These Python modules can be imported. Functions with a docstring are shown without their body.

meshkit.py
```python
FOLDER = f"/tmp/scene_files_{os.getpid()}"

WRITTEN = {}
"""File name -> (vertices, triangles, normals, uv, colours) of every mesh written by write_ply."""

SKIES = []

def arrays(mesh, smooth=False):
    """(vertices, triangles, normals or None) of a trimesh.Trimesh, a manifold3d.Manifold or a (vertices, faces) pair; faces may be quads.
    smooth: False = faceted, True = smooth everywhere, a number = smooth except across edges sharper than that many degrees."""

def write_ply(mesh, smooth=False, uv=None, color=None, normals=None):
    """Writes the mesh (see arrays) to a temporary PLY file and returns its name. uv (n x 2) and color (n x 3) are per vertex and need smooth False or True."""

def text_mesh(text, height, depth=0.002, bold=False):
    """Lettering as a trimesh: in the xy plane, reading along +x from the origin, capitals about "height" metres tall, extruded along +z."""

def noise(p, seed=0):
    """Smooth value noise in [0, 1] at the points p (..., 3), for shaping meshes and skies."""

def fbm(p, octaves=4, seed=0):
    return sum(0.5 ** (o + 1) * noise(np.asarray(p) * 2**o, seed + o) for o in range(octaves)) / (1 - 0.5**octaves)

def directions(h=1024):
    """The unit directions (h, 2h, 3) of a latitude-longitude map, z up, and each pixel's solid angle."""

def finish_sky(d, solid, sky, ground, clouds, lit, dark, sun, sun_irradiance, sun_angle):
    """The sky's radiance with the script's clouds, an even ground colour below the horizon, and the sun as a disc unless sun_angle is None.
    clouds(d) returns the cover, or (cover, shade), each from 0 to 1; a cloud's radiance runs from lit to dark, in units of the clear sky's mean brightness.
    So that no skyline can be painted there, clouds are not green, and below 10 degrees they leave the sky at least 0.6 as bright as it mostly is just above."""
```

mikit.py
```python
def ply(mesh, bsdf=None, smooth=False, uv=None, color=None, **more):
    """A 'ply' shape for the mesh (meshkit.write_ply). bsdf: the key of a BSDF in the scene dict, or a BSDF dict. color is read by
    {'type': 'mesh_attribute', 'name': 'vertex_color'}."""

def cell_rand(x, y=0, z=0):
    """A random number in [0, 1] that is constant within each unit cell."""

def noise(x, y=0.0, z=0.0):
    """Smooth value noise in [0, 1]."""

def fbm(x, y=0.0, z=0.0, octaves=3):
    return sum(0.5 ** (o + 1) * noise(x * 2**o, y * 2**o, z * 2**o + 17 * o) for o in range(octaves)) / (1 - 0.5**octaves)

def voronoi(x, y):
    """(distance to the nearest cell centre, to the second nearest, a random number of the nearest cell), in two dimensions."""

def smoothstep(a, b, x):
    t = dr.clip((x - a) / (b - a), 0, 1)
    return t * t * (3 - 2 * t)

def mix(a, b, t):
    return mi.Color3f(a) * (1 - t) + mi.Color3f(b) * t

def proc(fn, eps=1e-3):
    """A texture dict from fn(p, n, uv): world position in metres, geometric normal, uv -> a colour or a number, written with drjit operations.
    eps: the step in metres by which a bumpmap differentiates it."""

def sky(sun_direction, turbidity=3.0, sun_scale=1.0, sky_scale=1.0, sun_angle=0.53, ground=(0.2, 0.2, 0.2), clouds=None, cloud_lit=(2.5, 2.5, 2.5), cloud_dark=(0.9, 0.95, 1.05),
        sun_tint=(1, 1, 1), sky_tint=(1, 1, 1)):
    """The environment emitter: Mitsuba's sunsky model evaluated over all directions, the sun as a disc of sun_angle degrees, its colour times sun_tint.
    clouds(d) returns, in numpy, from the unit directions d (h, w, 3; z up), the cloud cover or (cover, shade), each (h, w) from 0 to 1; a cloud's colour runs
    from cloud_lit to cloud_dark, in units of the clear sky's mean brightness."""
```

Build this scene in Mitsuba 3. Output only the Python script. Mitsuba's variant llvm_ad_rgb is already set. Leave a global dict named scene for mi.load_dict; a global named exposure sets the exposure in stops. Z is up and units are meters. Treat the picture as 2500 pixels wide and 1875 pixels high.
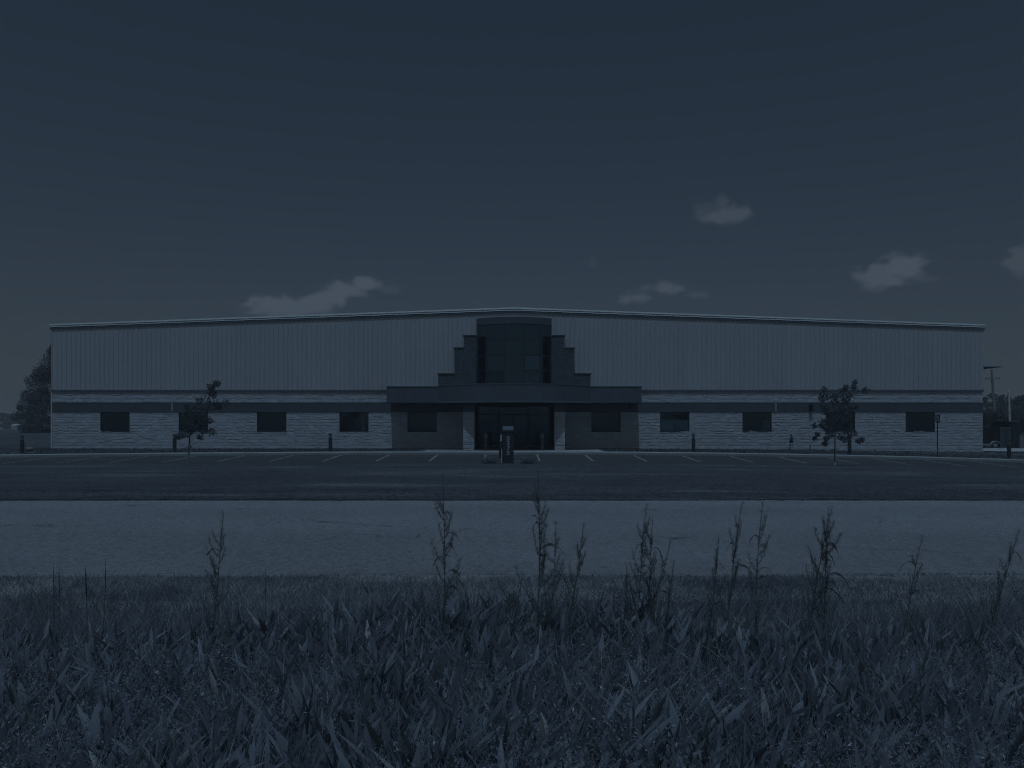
import math
import numpy as np
import trimesh
import mitsuba as mi
import drjit as dr
import mikit
import meshkit

T = mi.ScalarTransform4f
scene, labels = {}, {}

# ------------------------------------------------------------------ camera, sky, exposure
EYE, F = 1.6, 1962.0                      # eye height in metres; focal length in pixels of the 2500 px wide photograph
scene['camera'] = {'type': 'perspective', 'fov': 65.0, 'fov_axis': 'x', 'near_clip': 0.05, 'far_clip': 4000.0,
                   'principal_point_offset_y': -0.0547,
                   'to_world': T().look_at(origin=[0, 0, EYE], target=[0, 10, EYE], up=[0, 0, 1])}
exposure = -1.69
SUN = (-0.08, -1.0, 2.5)
HAZE = 0.0014
# fair weather clouds: azimuth, elevation, half width, half height (degrees), density
CLOUDS = [(-16.2, 8.05, 2.5, 0.85, 1), (-14.3, 8.2, 2.0, 0.8, 1), (-12.9, 8.75, 1.9, 0.7, 1), (-11.6, 9.35, 1.5, 0.6, 1), (-10.4, 9.85, 1.2, 0.55, 1), (-8.6, 9.5, 0.8, 0.45, .4),
          (8.69, 8.93, 1.3, 0.45, .75), (10.74, 9.5, 1.5, 0.5, .85), (12.92, 8.98, 0.97, 0.26, .5), (14.98, 14.15, 1.9, 0.65, .75),
          (14.63, 14.85, 0.5, 0.6, .5), (13.61, 14.66, 0.97, 0.62, .35), (24.64, 9.5, 1.6, 0.85, .95), (25.9, 10.0, 1.5, 0.95, 1), (24.4, 8.84, 0.97, 0.37, .5),
          (27.24, 9.21, 0.81, 0.21, .4), (32.4, 9.77, 0.94, 0.94, .7), (-30.11, 6.04, 0.48, 0.23, .25), (5.7, 11.38, 0.29, 0.41, .25),
          (48, 12, 3, 1.0, .8), (61, 9, 4, 1.1, .8), (-52, 10, 4, .9, .8), (-75, 13, 5, 1.2, .8), (90, 14, 5, 1.3, .8), (130, 12, 5, 1.2, .8), (-120, 11, 6, 1.2, .8), (175, 14, 5, 1.3, .8)]


def clouds(d):
    az, el = np.degrees(np.arctan2(d[..., 0], d[..., 1])), np.degrees(np.arcsin(np.clip(d[..., 2], -1, 1)))
    out = np.zeros(az.shape)
    near = (el > 3) & (el < 20)
    a, e = az[near], el[near]
    p = np.stack([a, e * 1.9, 0 * a], -1)
    wob = 0.62 - np.abs(2 * meshkit.fbm(p * 0.8 + 40, 4, 3) - 1) * 1.6
    fine = meshkit.fbm(p * 2.2 + 90, 5, 7) - 0.5
    tot = np.zeros(a.shape)
    for ca, ce, wa, we, s in CLOUDS:
        dy = (e - ce) / we
        r = np.sqrt(((a - ca) / wa) ** 2 + np.where(dy < 0, dy * 1.25, dy) ** 2)
        v = np.clip((1.12 - r + wob * .55 + fine * .8) * 1.3, 0, 1)
        tot = np.maximum(tot, s * v * v * (3 - 2 * v))
    out[near] = tot * 0.92
    return out, np.clip(0.9 - 0.75 * out, 0, 1)


scene['sky'] = mikit.sky(SUN, turbidity=6, sun_scale=1.0, sky_scale=1.0, sun_tint=(0.545, 1.02, 1.88), sky_tint=(0.98, 1.02, 0.95), sun_angle=0.8,
                         ground=(0.16, 0.16, 0.16), clouds=clouds, cloud_lit=(1.5, 2.0, 2.6), cloud_dark=(1.05, 1.45, 1.95))

# thin haze added to lift the darks: one closed box of air round the whole place
scene['air'] = {'type': 'homogeneous', 'albedo': {'type': 'rgb', 'value': 0.95}, 'sigma_t': {'type': 'rgb', 'value': HAZE}}
scene['camera']['medium'] = {'type': 'ref', 'id': 'air'}
scene['haze'] = {'type': 'cube', 'to_world': T().translate([0, 600, 9.2]).scale([1650, 1000, 11.2]), 'bsdf': {'type': 'null'}, 'interior': {'type': 'ref', 'id': 'air'}}
labels['haze'] = {'kind': 'stuff', 'label': 'thin bluish haze added to lift the darks', 'category': 'haze'}

# ------------------------------------------------------------------ materials
def tone(v, tint=(0.97, 1.0, 1.0)):
    return [v * t for t in tint]


SLATE = (.86, 1.0, 1.16)


def pr(v, rough=0.6, spec=0.3, **k):
    base = k.pop('tex', None) or {'type': 'rgb', 'value': tone(v, SLATE if v < .25 else (.99, 1, .99))}
    return {'type': 'twosided', 'b': {'type': 'principled', 'base_color': base, 'roughness': rough, 'specular': spec, **k}}


def vary(v, scale, amount, stretch=(1, 1, 1), fine=0.0, tint=(.99, 1.0, .99)):
    """base colour v with cloudy variation and, if asked, a fine grain"""
    def fn(p, n, uv):
        f = mikit.fbm(p.x * scale * stretch[0], p.y * scale * stretch[1], p.z * scale * stretch[2], 4) - 0.5
        k = 1 + amount * 2 * f
        if fine:
            k = k * (1 + fine * (mikit.noise(p.x * 55, p.y * 55, p.z * 55) - 0.5))
        return mi.Color3f(*tint) * (v * k)
    return mikit.proc(fn)


def bump(b, fn, eps=0.004):
    return {'type': 'twosided', 'b': {'type': 'bumpmap', 'scale': 1.0, 'tex': mikit.proc(fn, eps), 'n': b['b']}}


def road_fn(p, n, uv):
    k = 1 + 0.09 * (mikit.fbm(p.x * .45, p.y * .7, 0, 3) - .5) * 2
    k = k * (1 + .5 * (mikit.noise(p.x * 60, p.y * 45, 0) - .5) + .3 * (mikit.noise(p.x * 25, p.y * 18, 5) - .5))
    k = k * (1 + .10 * mikit.smoothstep(17.0, 17.45, p.y)) * (1 - .05 * mikit.smoothstep(1.2, .2, dr.abs(p.y - 11.2)) - .05 * mikit.smoothstep(1.2, .2, dr.abs(p.y - 14.9)))
    warp = (mikit.fbm(p.x * .9, p.y * .9, 3, 4) - .5) * 2.2
    gate = mikit.smoothstep(.46, .62, mikit.noise(p.x * .8, p.y * .8, 9))
    c = mi.Float(0)
    for a, b in ((.42, 17.2), (.42, 12.4), (.06, 13.1), (-.32, 12.0), (.02, 16.6), (-.25, 16.2)):
        c = dr.maximum(c, mikit.smoothstep(.045, .012, dr.abs(p.y - a * p.x - b + warp)) * gate)
    return mi.Color3f(1, 1, 1.02) * (.242 * k * (1 - .34 * c))


def lot_fn(p, n, uv):
    k = 1 + .25 * (mikit.fbm(p.x * .25, p.y * 1.3, 0, 4) - .5) * 2
    return mi.Color3f(.97, 1, 1) * (.076 * k * (1 + .3 * (mikit.noise(p.x * 30, p.y * 30, 0) - .5)))


def turf_fn(p, n, uv):
    big = mikit.fbm(p.x * .22, p.y * .75, 0, 4)
    mid = mikit.fbm(p.x * 1.2, p.y * 2.6, 2, 3)
    mown = mikit.noise(p.x * .02, p.y * 1.9 + mikit.noise(p.x * .12, p.y * .2, 4) * 1.2, 7)
    k = .62 + .55 * big + .35 * mid + .12 * (mown - .5)
    k = k * (1 + .7 * (mikit.noise(p.x * 16, p.y * 11, 0) - .5))
    dry = mikit.smoothstep(.56, .74, big) * .5
    return mikit.mix(mi.Color3f(.082, .087, .096) * k, mi.Color3f(.15, .15, .152) * k, dry)


def verge_fn(p, n, uv):
    big = mikit.fbm(p.x * .8, p.y * 2.0, 0, 4)
    k = .7 + .6 * mikit.fbm(p.x * 6, p.y * 9, 1, 3)
    return mikit.mix(mi.Color3f(.13, .139, .15) * k, mi.Color3f(.29, .288, .29) * k, mikit.smoothstep(.42, .66, big))


def brick_fn(p, n, uv):
    row = dr.floor(p.z / .075)
    u = p.x / .2 + .5 * (row - 2 * dr.floor(row / 2))
    fz, fx = p.z / .075 - row, u - dr.floor(u)
    joint = dr.maximum(mikit.smoothstep(.36, .46, dr.abs(fz - .5)), mikit.smoothstep(.44, .48, dr.abs(fx - .5)))
    k = .8 + .5 * mikit.cell_rand(row, dr.floor(u), 2)
    return mi.Color3f(*SLATE) * (.14 * k * (1 - .5 * joint))


def siding_fn(p, n, uv):
    sheet_ = mikit.cell_rand(dr.floor((p.x + 29.78) / .913), 3, 5)
    streak = mikit.fbm(p.x * 7, 1, p.z * .35, 3) - .5
    cloud = mikit.fbm(p.x * .25, 2, p.z * .4, 3) - .5
    return mi.Color3f(.98, 1, 1.03) * (.565 * (1 + .05 * (sheet_ - .5) + .07 * streak + .07 * cloud))


def conc_fn(p, n, uv):
    return mi.Color3f(.98, 1, .99) * (.38 * (1 + .3 * (mikit.fbm(p.x * .8, p.y * 1.5, p.z, 4) - .5)) * (1 + .2 * (mikit.noise(p.x * 30, p.y * 30, p.z * 30) - .5)))


M = {
    'metal_white': pr(0, .42, .4, tex=mikit.proc(siding_fn)),
    'trim_white': pr(.78, .45, .4), 'trim_dark': pr(0, .5, .35, tex=vary(.18, .6, .18, (1, 1, .4), 0, SLATE)),
    'fascia': pr(0, .5, .35, tex=vary(.155, .5, .18, (1, 1, .5), 0, SLATE)), 'band': pr(0, .5, .3, tex=vary(.14, .7, .18, (1, 1, .3), 0, SLATE)),
    'stone_a': pr(0, .9, .1, tex=vary(.58, 3, .12, fine=.2, tint=(.97, 1, 1.05))), 'stone_b': pr(0, .9, .1, tex=vary(.61, 3, .12, fine=.2, tint=(.97, 1, 1.05))), 'stone_c': pr(0, .9, .1, tex=vary(.55, 3, .14, fine=.2, tint=(.97, 1, 1.05))),
    'mortar': pr(.48, .95, .1), 'brick': bump(pr(0, .85, .15, tex=mikit.proc(brick_fn)), lambda p, n, uv: .004 * mikit.fbm(p.x * 30, p.y * 30, p.z * 30, 2)),
    'concrete': pr(0, .9, .15, tex=mikit.proc(conc_fn)), 'road': pr(0, .95, .1, tex=mikit.proc(road_fn)),
    'asphalt': pr(0, .9, .2, tex=mikit.proc(lot_fn)), 'paint': pr(0, .8, .2, tex=vary(.34, 2.5, .5, fine=.4)),
    'turf': bump(pr(0, 1, .05, tex=mikit.proc(turf_fn)), lambda p, n, uv: .032 * mikit.fbm(p.x * 9, p.y * 9, 0, 3), .02),
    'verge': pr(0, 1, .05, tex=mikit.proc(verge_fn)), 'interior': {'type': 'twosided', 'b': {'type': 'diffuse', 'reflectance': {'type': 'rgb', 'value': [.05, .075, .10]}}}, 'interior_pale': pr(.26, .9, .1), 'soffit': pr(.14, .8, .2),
    'dark': pr(.055, .5, .3), 'black': pr(.03, .6, .2), 'grey': pr(.22, .5, .35), 'pale': pr(.48, .6, .3), 'bark': pr(0, .95, .1, tex=vary(.10, 12, .3)),
    'steel': {'type': 'twosided', 'b': {'type': 'principled', 'base_color': {'type': 'rgb', 'value': tone(.35)}, 'roughness': .4, 'metallic': .7}},
    'letter': pr(.55, .5, .3), 'rubber': pr(.04, .9, .1), 'rock': pr(0, .95, .1, tex=vary(.26, 6, .35, fine=.3)), 'wood': pr(0, .95, .1, tex=vary(.3, 3, .25)),
    'leaf': {'type': 'principledthin', 'base_color': {'type': 'mesh_attribute', 'name': 'vertex_color'}, 'roughness': .55, 'diff_trans': 1.15, 'eta': 1.4},
    'glass': {'type': 'blendbsdf', 'weight': .03, 'a': {'type': 'thindielectric', 'int_ior': 1.52, 'specular_transmittance': {'type': 'rgb', 'value': [.40, .52, .62]}, 'specular_reflectance': {'type': 'rgb', 'value': [.55, .85, 1.0]}},
              'b': {'type': 'conductor', 'material': 'Al', 'specular_reflectance': {'type': 'rgb', 'value': [.6, .85, 1.0]}}},
    'glass_bay': {'type': 'blendbsdf', 'weight': .10, 'a': {'type': 'thindielectric', 'int_ior': 1.52, 'specular_transmittance': {'type': 'rgb', 'value': [.30, .42, .52]}, 'specular_reflectance': {'type': 'rgb', 'value': [.55, .85, 1.0]}},
                  'b': {'type': 'conductor', 'material': 'Al', 'specular_reflectance': {'type': 'rgb', 'value': [.6, .85, 1.0]}}},
}
scene.update({'m_' + k: v for k, v in M.items()})

# ------------------------------------------------------------------ helpers
used = {}


def numbered(name):
    used[name] = used.get(name, -1) + 1
    return name if used[name] == 0 else f'{name}_{used[name]:03d}'


class MB:
    """collects pieces into one mesh"""
    def __init__(self):
        self.v, self.f, self.c, self.n = [], [], [], 0

    def add(self, v, f, c=None):
        v, f = np.asarray(v, float), np.asarray(f, int)
        if f.shape[1] == 4:
            f = np.vstack([f[:, [0, 1, 2]], f[:, [0, 2, 3]]])
        self.v.append(v); self.f.append(f + self.n); self.n += len(v)
        if c is not None:
            self.c.append(np.broadcast_to(np.asarray(c, float), (len(v), 3)))
        return self

    def box(self, x0, x1, y0, y1, z0, z1):
        v = [(x, y, z) for x in (x0, x1) for y in (y0, y1) for z in (z0, z1)]
        return self.add(v, [[0, 1, 3, 2], [4, 6, 7, 5], [0, 4, 5, 1], [2, 3, 7, 6], [0, 2, 6, 4], [1, 5, 7, 3]])

    def bevel(self, x0, x1, y0, y1, z0, z1, r=.01):
        """box with its front upright and top edges chamfered"""
        import manifold3d as m3
        pts = [(x, y, z) for x, rx in ((x0, r), (x1, -r)) for y, ry in ((y0, r), (y1, -r)) for z, rz in ((z0, r), (z1, -r))
               for x, y, z in ((x + rx, y + ry, z), (x + rx, y, z + rz), (x, y + ry, z + rz))]
        m = m3.Manifold.hull_points(np.array(pts)).to_mesh()
        return self.add(m.vert_properties[:, :3], m.tri_verts)

    def tube(self, pts, rad, sides=6, c=None):
        p = np.asarray(pts, float)
        rad = np.broadcast_to(np.asarray(rad, float), (len(p),))
        t = np.gradient(p, axis=0)
        t /= np.linalg.norm(t, axis=1, keepdims=True) + 1e-12
        a = np.cross(t, np.where(np.abs(t[:, 2:]) < .9, [0, 0, 1.], [1., 0, 0]))
        a /= np.linalg.norm(a, axis=1, keepdims=True) + 1e-12
        b, ang = np.cross(t, a), np.arange(sides) * 2 * np.pi / sides
        v = p[:, None] + rad[:, None, None] * (np.cos(ang)[None, :, None] * a[:, None] + np.sin(ang)[None, :, None] * b[:, None])
        i, j = np.meshgrid(np.arange(len(p) - 1), np.arange(sides), indexing='ij')
        q = np.stack([i * sides + j, i * sides + (j + 1) % sides, (i + 1) * sides + (j + 1) % sides, (i + 1) * sides + j], -1).reshape(-1, 4)
        v = np.vstack([v.reshape(-1, 3), p[:1], p[-1:]])
        n = len(p) * sides
        k = np.arange(sides)
        caps = np.vstack([np.stack([k, k * 0 + n, (k + 1) % sides], 1), np.stack([n - sides + k, n - sides + (k + 1) % sides, k * 0 + n + 1], 1)])
        return self.add(v, np.vstack([q[:, [0, 1, 2]], q[:, [0, 2, 3]], caps]), c)

    def lathe(self, cx, cy, prof, sides=16):
        """prof: (radius, z) from bottom to top"""
        pr_ = np.array(prof, float)
        ang = np.arange(sides) * 2 * np.pi / sides
        v = np.stack([cx + pr_[:, :1] * np.cos(ang), cy + pr_[:, :1] * np.sin(ang), np.repeat(pr_[:, 1:], sides, 1)], -1).reshape(-1, 3)
        i, j = np.meshgrid(np.arange(len(pr_) - 1), np.arange(sides), indexing='ij')
        q = np.stack([i * sides + j, i * sides + (j + 1) % sides, (i + 1) * sides + (j + 1) % sides, (i + 1) * sides + j], -1).reshape(-1, 4)
        return self.add(v, q)

    def arr(self):
        return np.vstack(self.v), np.vstack(self.f)

    def put(self, name, mat, parent=None, smooth=False, label=None):
        key = numbered((parent + '__' if parent else '') + name)
        col = np.vstack(self.c) if self.c else None
        scene[key] = mikit.ply(self.arr(), 'm_' + mat, smooth, color=col)
        if label:
            labels[key] = {'label': label}
        return key


def thing(name, label, cat, group=None, kind=None):
    key = numbered(name)
    labels[key] = {'label': label, 'category': cat}
    if group: labels[key]['group'] = group
    if kind: labels[key]['kind'] = kind
    return key


def structure(key, label=None):
    labels[key] = {'kind': 'structure'}
    if label: labels[key]['label'] = label
    return key


def stuff(key, label, cat):
    labels[key] = {'kind': 'stuff', 'label': label, 'category': cat}


def at(px, py, d):
    """the point at depth d metres that a position measured on the photograph stands for"""
    return np.array([(px - 1250) / F * d, d, EYE + (1040 - py) / F * d])


def sm(a, b, t):
    t = np.clip((np.asarray(t, float) - a) / (b - a), 0, 1)
    return t * t * (3 - 2 * t)


# ------------------------------------------------------------------ the lie of the land
ROAD0, ROAD1, LAWN1, KERB, WALK1, WALL = 8.45, 17.5, 36.6, 46.0, 47.35, 52.0


def crown(x):
    x = np.clip(np.asarray(x, float), -40, 40)
    return np.where(x < 0, -.14, -.36) * (x / 26) ** 2


def z_verge(x, y): return .03 * (meshkit.noise(np.stack([x * .7, y * .7, 0 * x], -1), 5) - .5) + .01 * sm(5, 8.4, y)
def z_road(x, y): return .05 - .05 * ((np.asarray(y) - 13) / 4.6) ** 2
def z_lawn(x, y): return -.01 - .09 * sm(17.6, 24, y) + crown(x) * sm(20, 36, y)
def z_lot(x, y): return -.36 + .035 * (np.asarray(y) - 36.6) + crown(x)
def z_base(x):
    x = np.asarray(x, float)
    return .13 - .23 * (np.clip(x, 0, 33) / 30) ** 2
def z_kerb(x): return -.03 + .14 + crown(x)
def z_strip(x, y):
    t = sm(47.0, 52.2, y)
    return z_kerb(x) * (1 - t) + z_base(x) * t
def z_back(x, y):
    y = np.asarray(y, float)
    z = z_base(x) * (1 - sm(53, 70, y)) + .15 * sm(53, 70, y)
    return z + .5 * sm(62, 105, y) - .25 * sm(170, 300, y)


def sheet(xs, ys, fz, drop=0.0):
    X, Y = np.meshgrid(xs, ys, indexing='ij')
    Z = fz(X, Y) * np.ones_like(X) - drop
    i, j = np.meshgrid(np.arange(len(xs) - 1), np.arange(len(ys) - 1), indexing='ij')
    n = len(ys)
    q = np.stack([i * n + j, (i + 1) * n + j, (i + 1) * n + j + 1, i * n + j + 1], -1).reshape(-1, 4)
    return MB().add(np.stack([X, Y, Z], -1).reshape(-1, 3), q)


WIDE = np.concatenate([np.linspace(-110, -40, 15)[:-1], np.linspace(-40, 40, 81), np.linspace(40, 110, 15)[1:]])


def ground_z(X, Y):
    mid = np.where(Y < 52.9, -.9, z_back(X, Y))
    return np.where(Y < ROAD0 + .1, z_verge(X, Y), np.where(np.abs(X) > 105, np.where(Y < 60, -.9, mid), mid))


gy = np.concatenate([np.linspace(-40, 0, 11)[:-1], np.linspace(0, ROAD0 + .08, 50), [ROAD0 + .12, 20, 35, 50, 52.85, 52.95], np.linspace(54, 80, 14), np.linspace(85, 320, 40), [500, 900, 1550]])
gx = np.concatenate([[-1600, -900, -500, -220], np.linspace(-110, -12, 30)[:-1], np.linspace(-12, 12, 60), np.linspace(12, 110, 30)[1:], [220, 500, 900, 1600]])
structure(sheet(gx, gy, ground_z).put('ground', 'verge', smooth=30))
fy = np.concatenate([np.linspace(52.95, 80, 16), np.linspace(85, 320, 40), [500, 900, 1545]])
structure(sheet(gx, fy, lambda X, Y: z_back(X, Y) + .03).put('field', 'turf', smooth=30))
structure(sheet(WIDE, np.concatenate([[ROAD0 - .01], np.linspace(ROAD0, ROAD1 + .25, 12)]), lambda X, Y: np.where(Y < ROAD0 - .005, -.4, z_road(X, Y) - .02)).put('road', 'road', smooth=40))
LX = np.concatenate([np.linspace(-110, -40, 15)[:-1], np.linspace(-40, 40, 401), np.linspace(40, 110, 15)[1:]])
lw = sheet(LX, np.concatenate([[ROAD1 - .02], np.linspace(ROAD1, LAWN1, 40)]), lambda X, Y: np.where(Y > LAWN1 + .01, -.8, np.where(Y < ROAD1 - .01, -.04, z_lawn(X, Y) + .02)))
v_ = lw.v[0]      # the turf creeps unevenly over the edge of the road
ed = v_[:, 1] < ROAD1 + .01
v_[ed, 1] += .30 * (meshkit.fbm(np.stack([v_[ed, 0] * .8, 0 * v_[ed, 0], 0 * v_[ed, 0]], -1), 4, 8) - .5) - .05
sk = sheet(LX, np.array([LAWN1, LAWN1 + .03]), lambda X, Y: np.where(Y > LAWN1 + .01, -1.2, z_lawn(X, Y) + .018))
lw.add(sk.v[0], sk.f[0])
structure(lw.put('lawn', 'turf', smooth=40))
lot = structure(sheet(WIDE, np.linspace(LAWN1, KERB + .02, 12), z_lot).put('parking_lot', 'asphalt', smooth=True))
# painted stall lines, 2.74 m apart
for k in range(-12, 13):
    x = -.05 + (k + .5) * 2.745 + (.1 if k >= 0 else -.07)
    if k == 0 or k == -1:
        pass
    structure(sheet(np.array([x - .05, x + .05]), np.linspace(41.3, 45.7, 4), z_lot, -.006).put('stall_line', 'paint', 'parking_lot'))
# kerb and the walk behind it
kx = np.linspace(-90, 90, 181)
kb = MB()
for a, b in zip(kx[:-1], kx[1:]):
    za, zb = z_kerb(a), z_kerb(b)
    v = [(a, KERB, za - .5), (b, KERB, zb - .5), (b, KERB + .01, zb - .02), (a, KERB + .01, za - .02), (b, KERB + .03, zb), (a, KERB + .03, za), (b, KERB + .17, zb), (a, KERB + .17, za), (b, KERB + .17, zb - .3), (a, KERB + .17, za - .3)]
    kb.add(v, [[0, 1, 2, 3], [3, 2, 4, 5], [5, 4, 6, 7], [7, 6, 8, 9]])
structure(kb.put('kerb', 'concrete'))
walk = structure(sheet(WIDE, np.array([KERB + .175, WALK1]), lambda X, Y: z_kerb(X) - .012).put('sidewalk', 'mortar'))
for a in np.arange(-33, 33, 1.5):
    zs = lambda X, Y: z_kerb(X)
    s = sheet(np.array([a + .006, a + .75, a + 1.494]), np.array([KERB + .18, WALK1 - .01]), zs)
    structure(s.put('slab', 'concrete', 'sidewalk'))
st = sheet(WIDE, np.linspace(WALK1, 53.0, 8), lambda X, Y: z_strip(X, Y) + .01)
structure(st.put('grass_strip', 'turf', smooth=True))
pad = structure(MB().box(-5.2, 5.4, WALK1 - .3, 53.0, -.4, .105).put('entrance_pad', 'mortar'))
for a, b in zip(np.linspace(-5.2, 5.4, 8)[:-1], np.linspace(-5.2, 5.4, 8)[1:]):
    for c, d in ((WALK1, 49.1), (49.1, 50.9), (50.9, 52.98)):
        structure(MB().box(a + .008, b - .008, c + .008, d - .008, .08, .122).put('slab', 'concrete', 'entrance_pad'))
structure(sheet(np.linspace(31, 80, 20), np.linspace(53.2, 58.5, 4), lambda X, Y: z_back(X, Y) + .06).put('driveway', 'concrete', smooth=True))

# ------------------------------------------------------------------ the building
rng = np.random.default_rng(11)
B = thing('warehouse', 'long low white warehouse with ribbed metal gable, stone base and dark curved glass entrance', 'building')
XL, XR, XRIDGE = -29.78, 30.48, .13
rake = lambda x: 9.06 - .0362 * np.abs(np.asarray(x, float) - XRIDGE)
JOINT = 3.90
WINX = [(-26.64, -24.75), (-21.57, -19.68), (-16.5, -14.61), (-11.17, -9.29), (-6.76, -4.88), (5.14, 7.02), (9.59, 11.48), (14.92, 16.81), (20.3, 22.2), (25.48, 27.37)]
WZ0, WZ1, BAND1 = 1.25, 2.5, 3.1
ENT = (-2.42, 2.76)
# ribbed sheets, each 0.914 m wide with three ribs
prof = [(0, 0), (.03, 0), (.052, -.042), (.078, -.042), (.10, 0), (.305, 0)]
n_pan = 66
pw = (XR - XL) / n_pan
for i in range(n_pan):
    x0 = XL + i * pw
    pts = []
    for r in range(3):
        pts += [(x0 + (u / .305 + r) * pw / 3, w) for u, w in prof[:-1]]
    pts.append((x0 + pw, 0))
    pts = np.array(pts)
    jy = rng.uniform(-.002, .002)
    lo = np.column_stack([pts[:, 0], WALL - .05 + jy + pts[:, 1], np.full(len(pts), JOINT + .03)])
    hi = np.column_stack([pts[:, 0], WALL - .05 + jy + pts[:, 1], rake(pts[:, 0]) + .05])
    k = np.arange(len(pts) - 1)
    MB().add(np.vstack([lo, hi]), np.stack([k, k + 1, k + 1 + len(pts), k + len(pts)], 1)).put('metal_panel', 'metal_white', B)
# dark flashing between metal and stone
MB().box(XL - .05, -7.86, WALL - .075, WALL + .05, JOINT - .07, JOINT + .045).box(8.12, XR + .02, WALL - .075, WALL + .05, JOINT - .07, JOINT + .045).put('joint_flashing', 'trim_dark', B)
# white rake trim: stepped profile along both slopes, dark strip below paints in the overhang shadow
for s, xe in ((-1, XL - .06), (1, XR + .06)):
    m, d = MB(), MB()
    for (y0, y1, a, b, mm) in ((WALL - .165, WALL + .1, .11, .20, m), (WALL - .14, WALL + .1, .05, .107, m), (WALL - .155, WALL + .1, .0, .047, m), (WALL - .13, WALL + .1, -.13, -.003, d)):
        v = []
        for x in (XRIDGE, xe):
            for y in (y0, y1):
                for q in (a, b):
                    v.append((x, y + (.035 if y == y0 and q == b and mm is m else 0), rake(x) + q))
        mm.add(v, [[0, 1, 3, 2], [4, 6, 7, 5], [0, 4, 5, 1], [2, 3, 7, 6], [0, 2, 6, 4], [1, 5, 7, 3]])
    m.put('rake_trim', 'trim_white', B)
    d.put('rake_shade_strip', 'fascia', B)
rf = MB()
for s, xe in ((-1, XL - .06), (1, XR + .06)):
    rf.add([(XRIDGE, WALL + .1, rake(XRIDGE) + .17), (xe, WALL + .1, rake(xe) + .17), (xe, 95, rake(xe) + .17), (XRIDGE, 95, rake(XRIDGE) + .17)], [[0, 1, 2, 3]])
rf.put('roof', 'metal_white', B)
# sides and back
sd = MB().box(XL, XL + .2, WALL + .05, 95, -.5, rake(XL) + .05).box(XR - .2, XR, WALL + .05, 95, -.5, rake(XR) + .05).box(XL, XR, 94.8, 95, -.5, 8)
sd.put('side_wall', 'metal_white', B)


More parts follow.
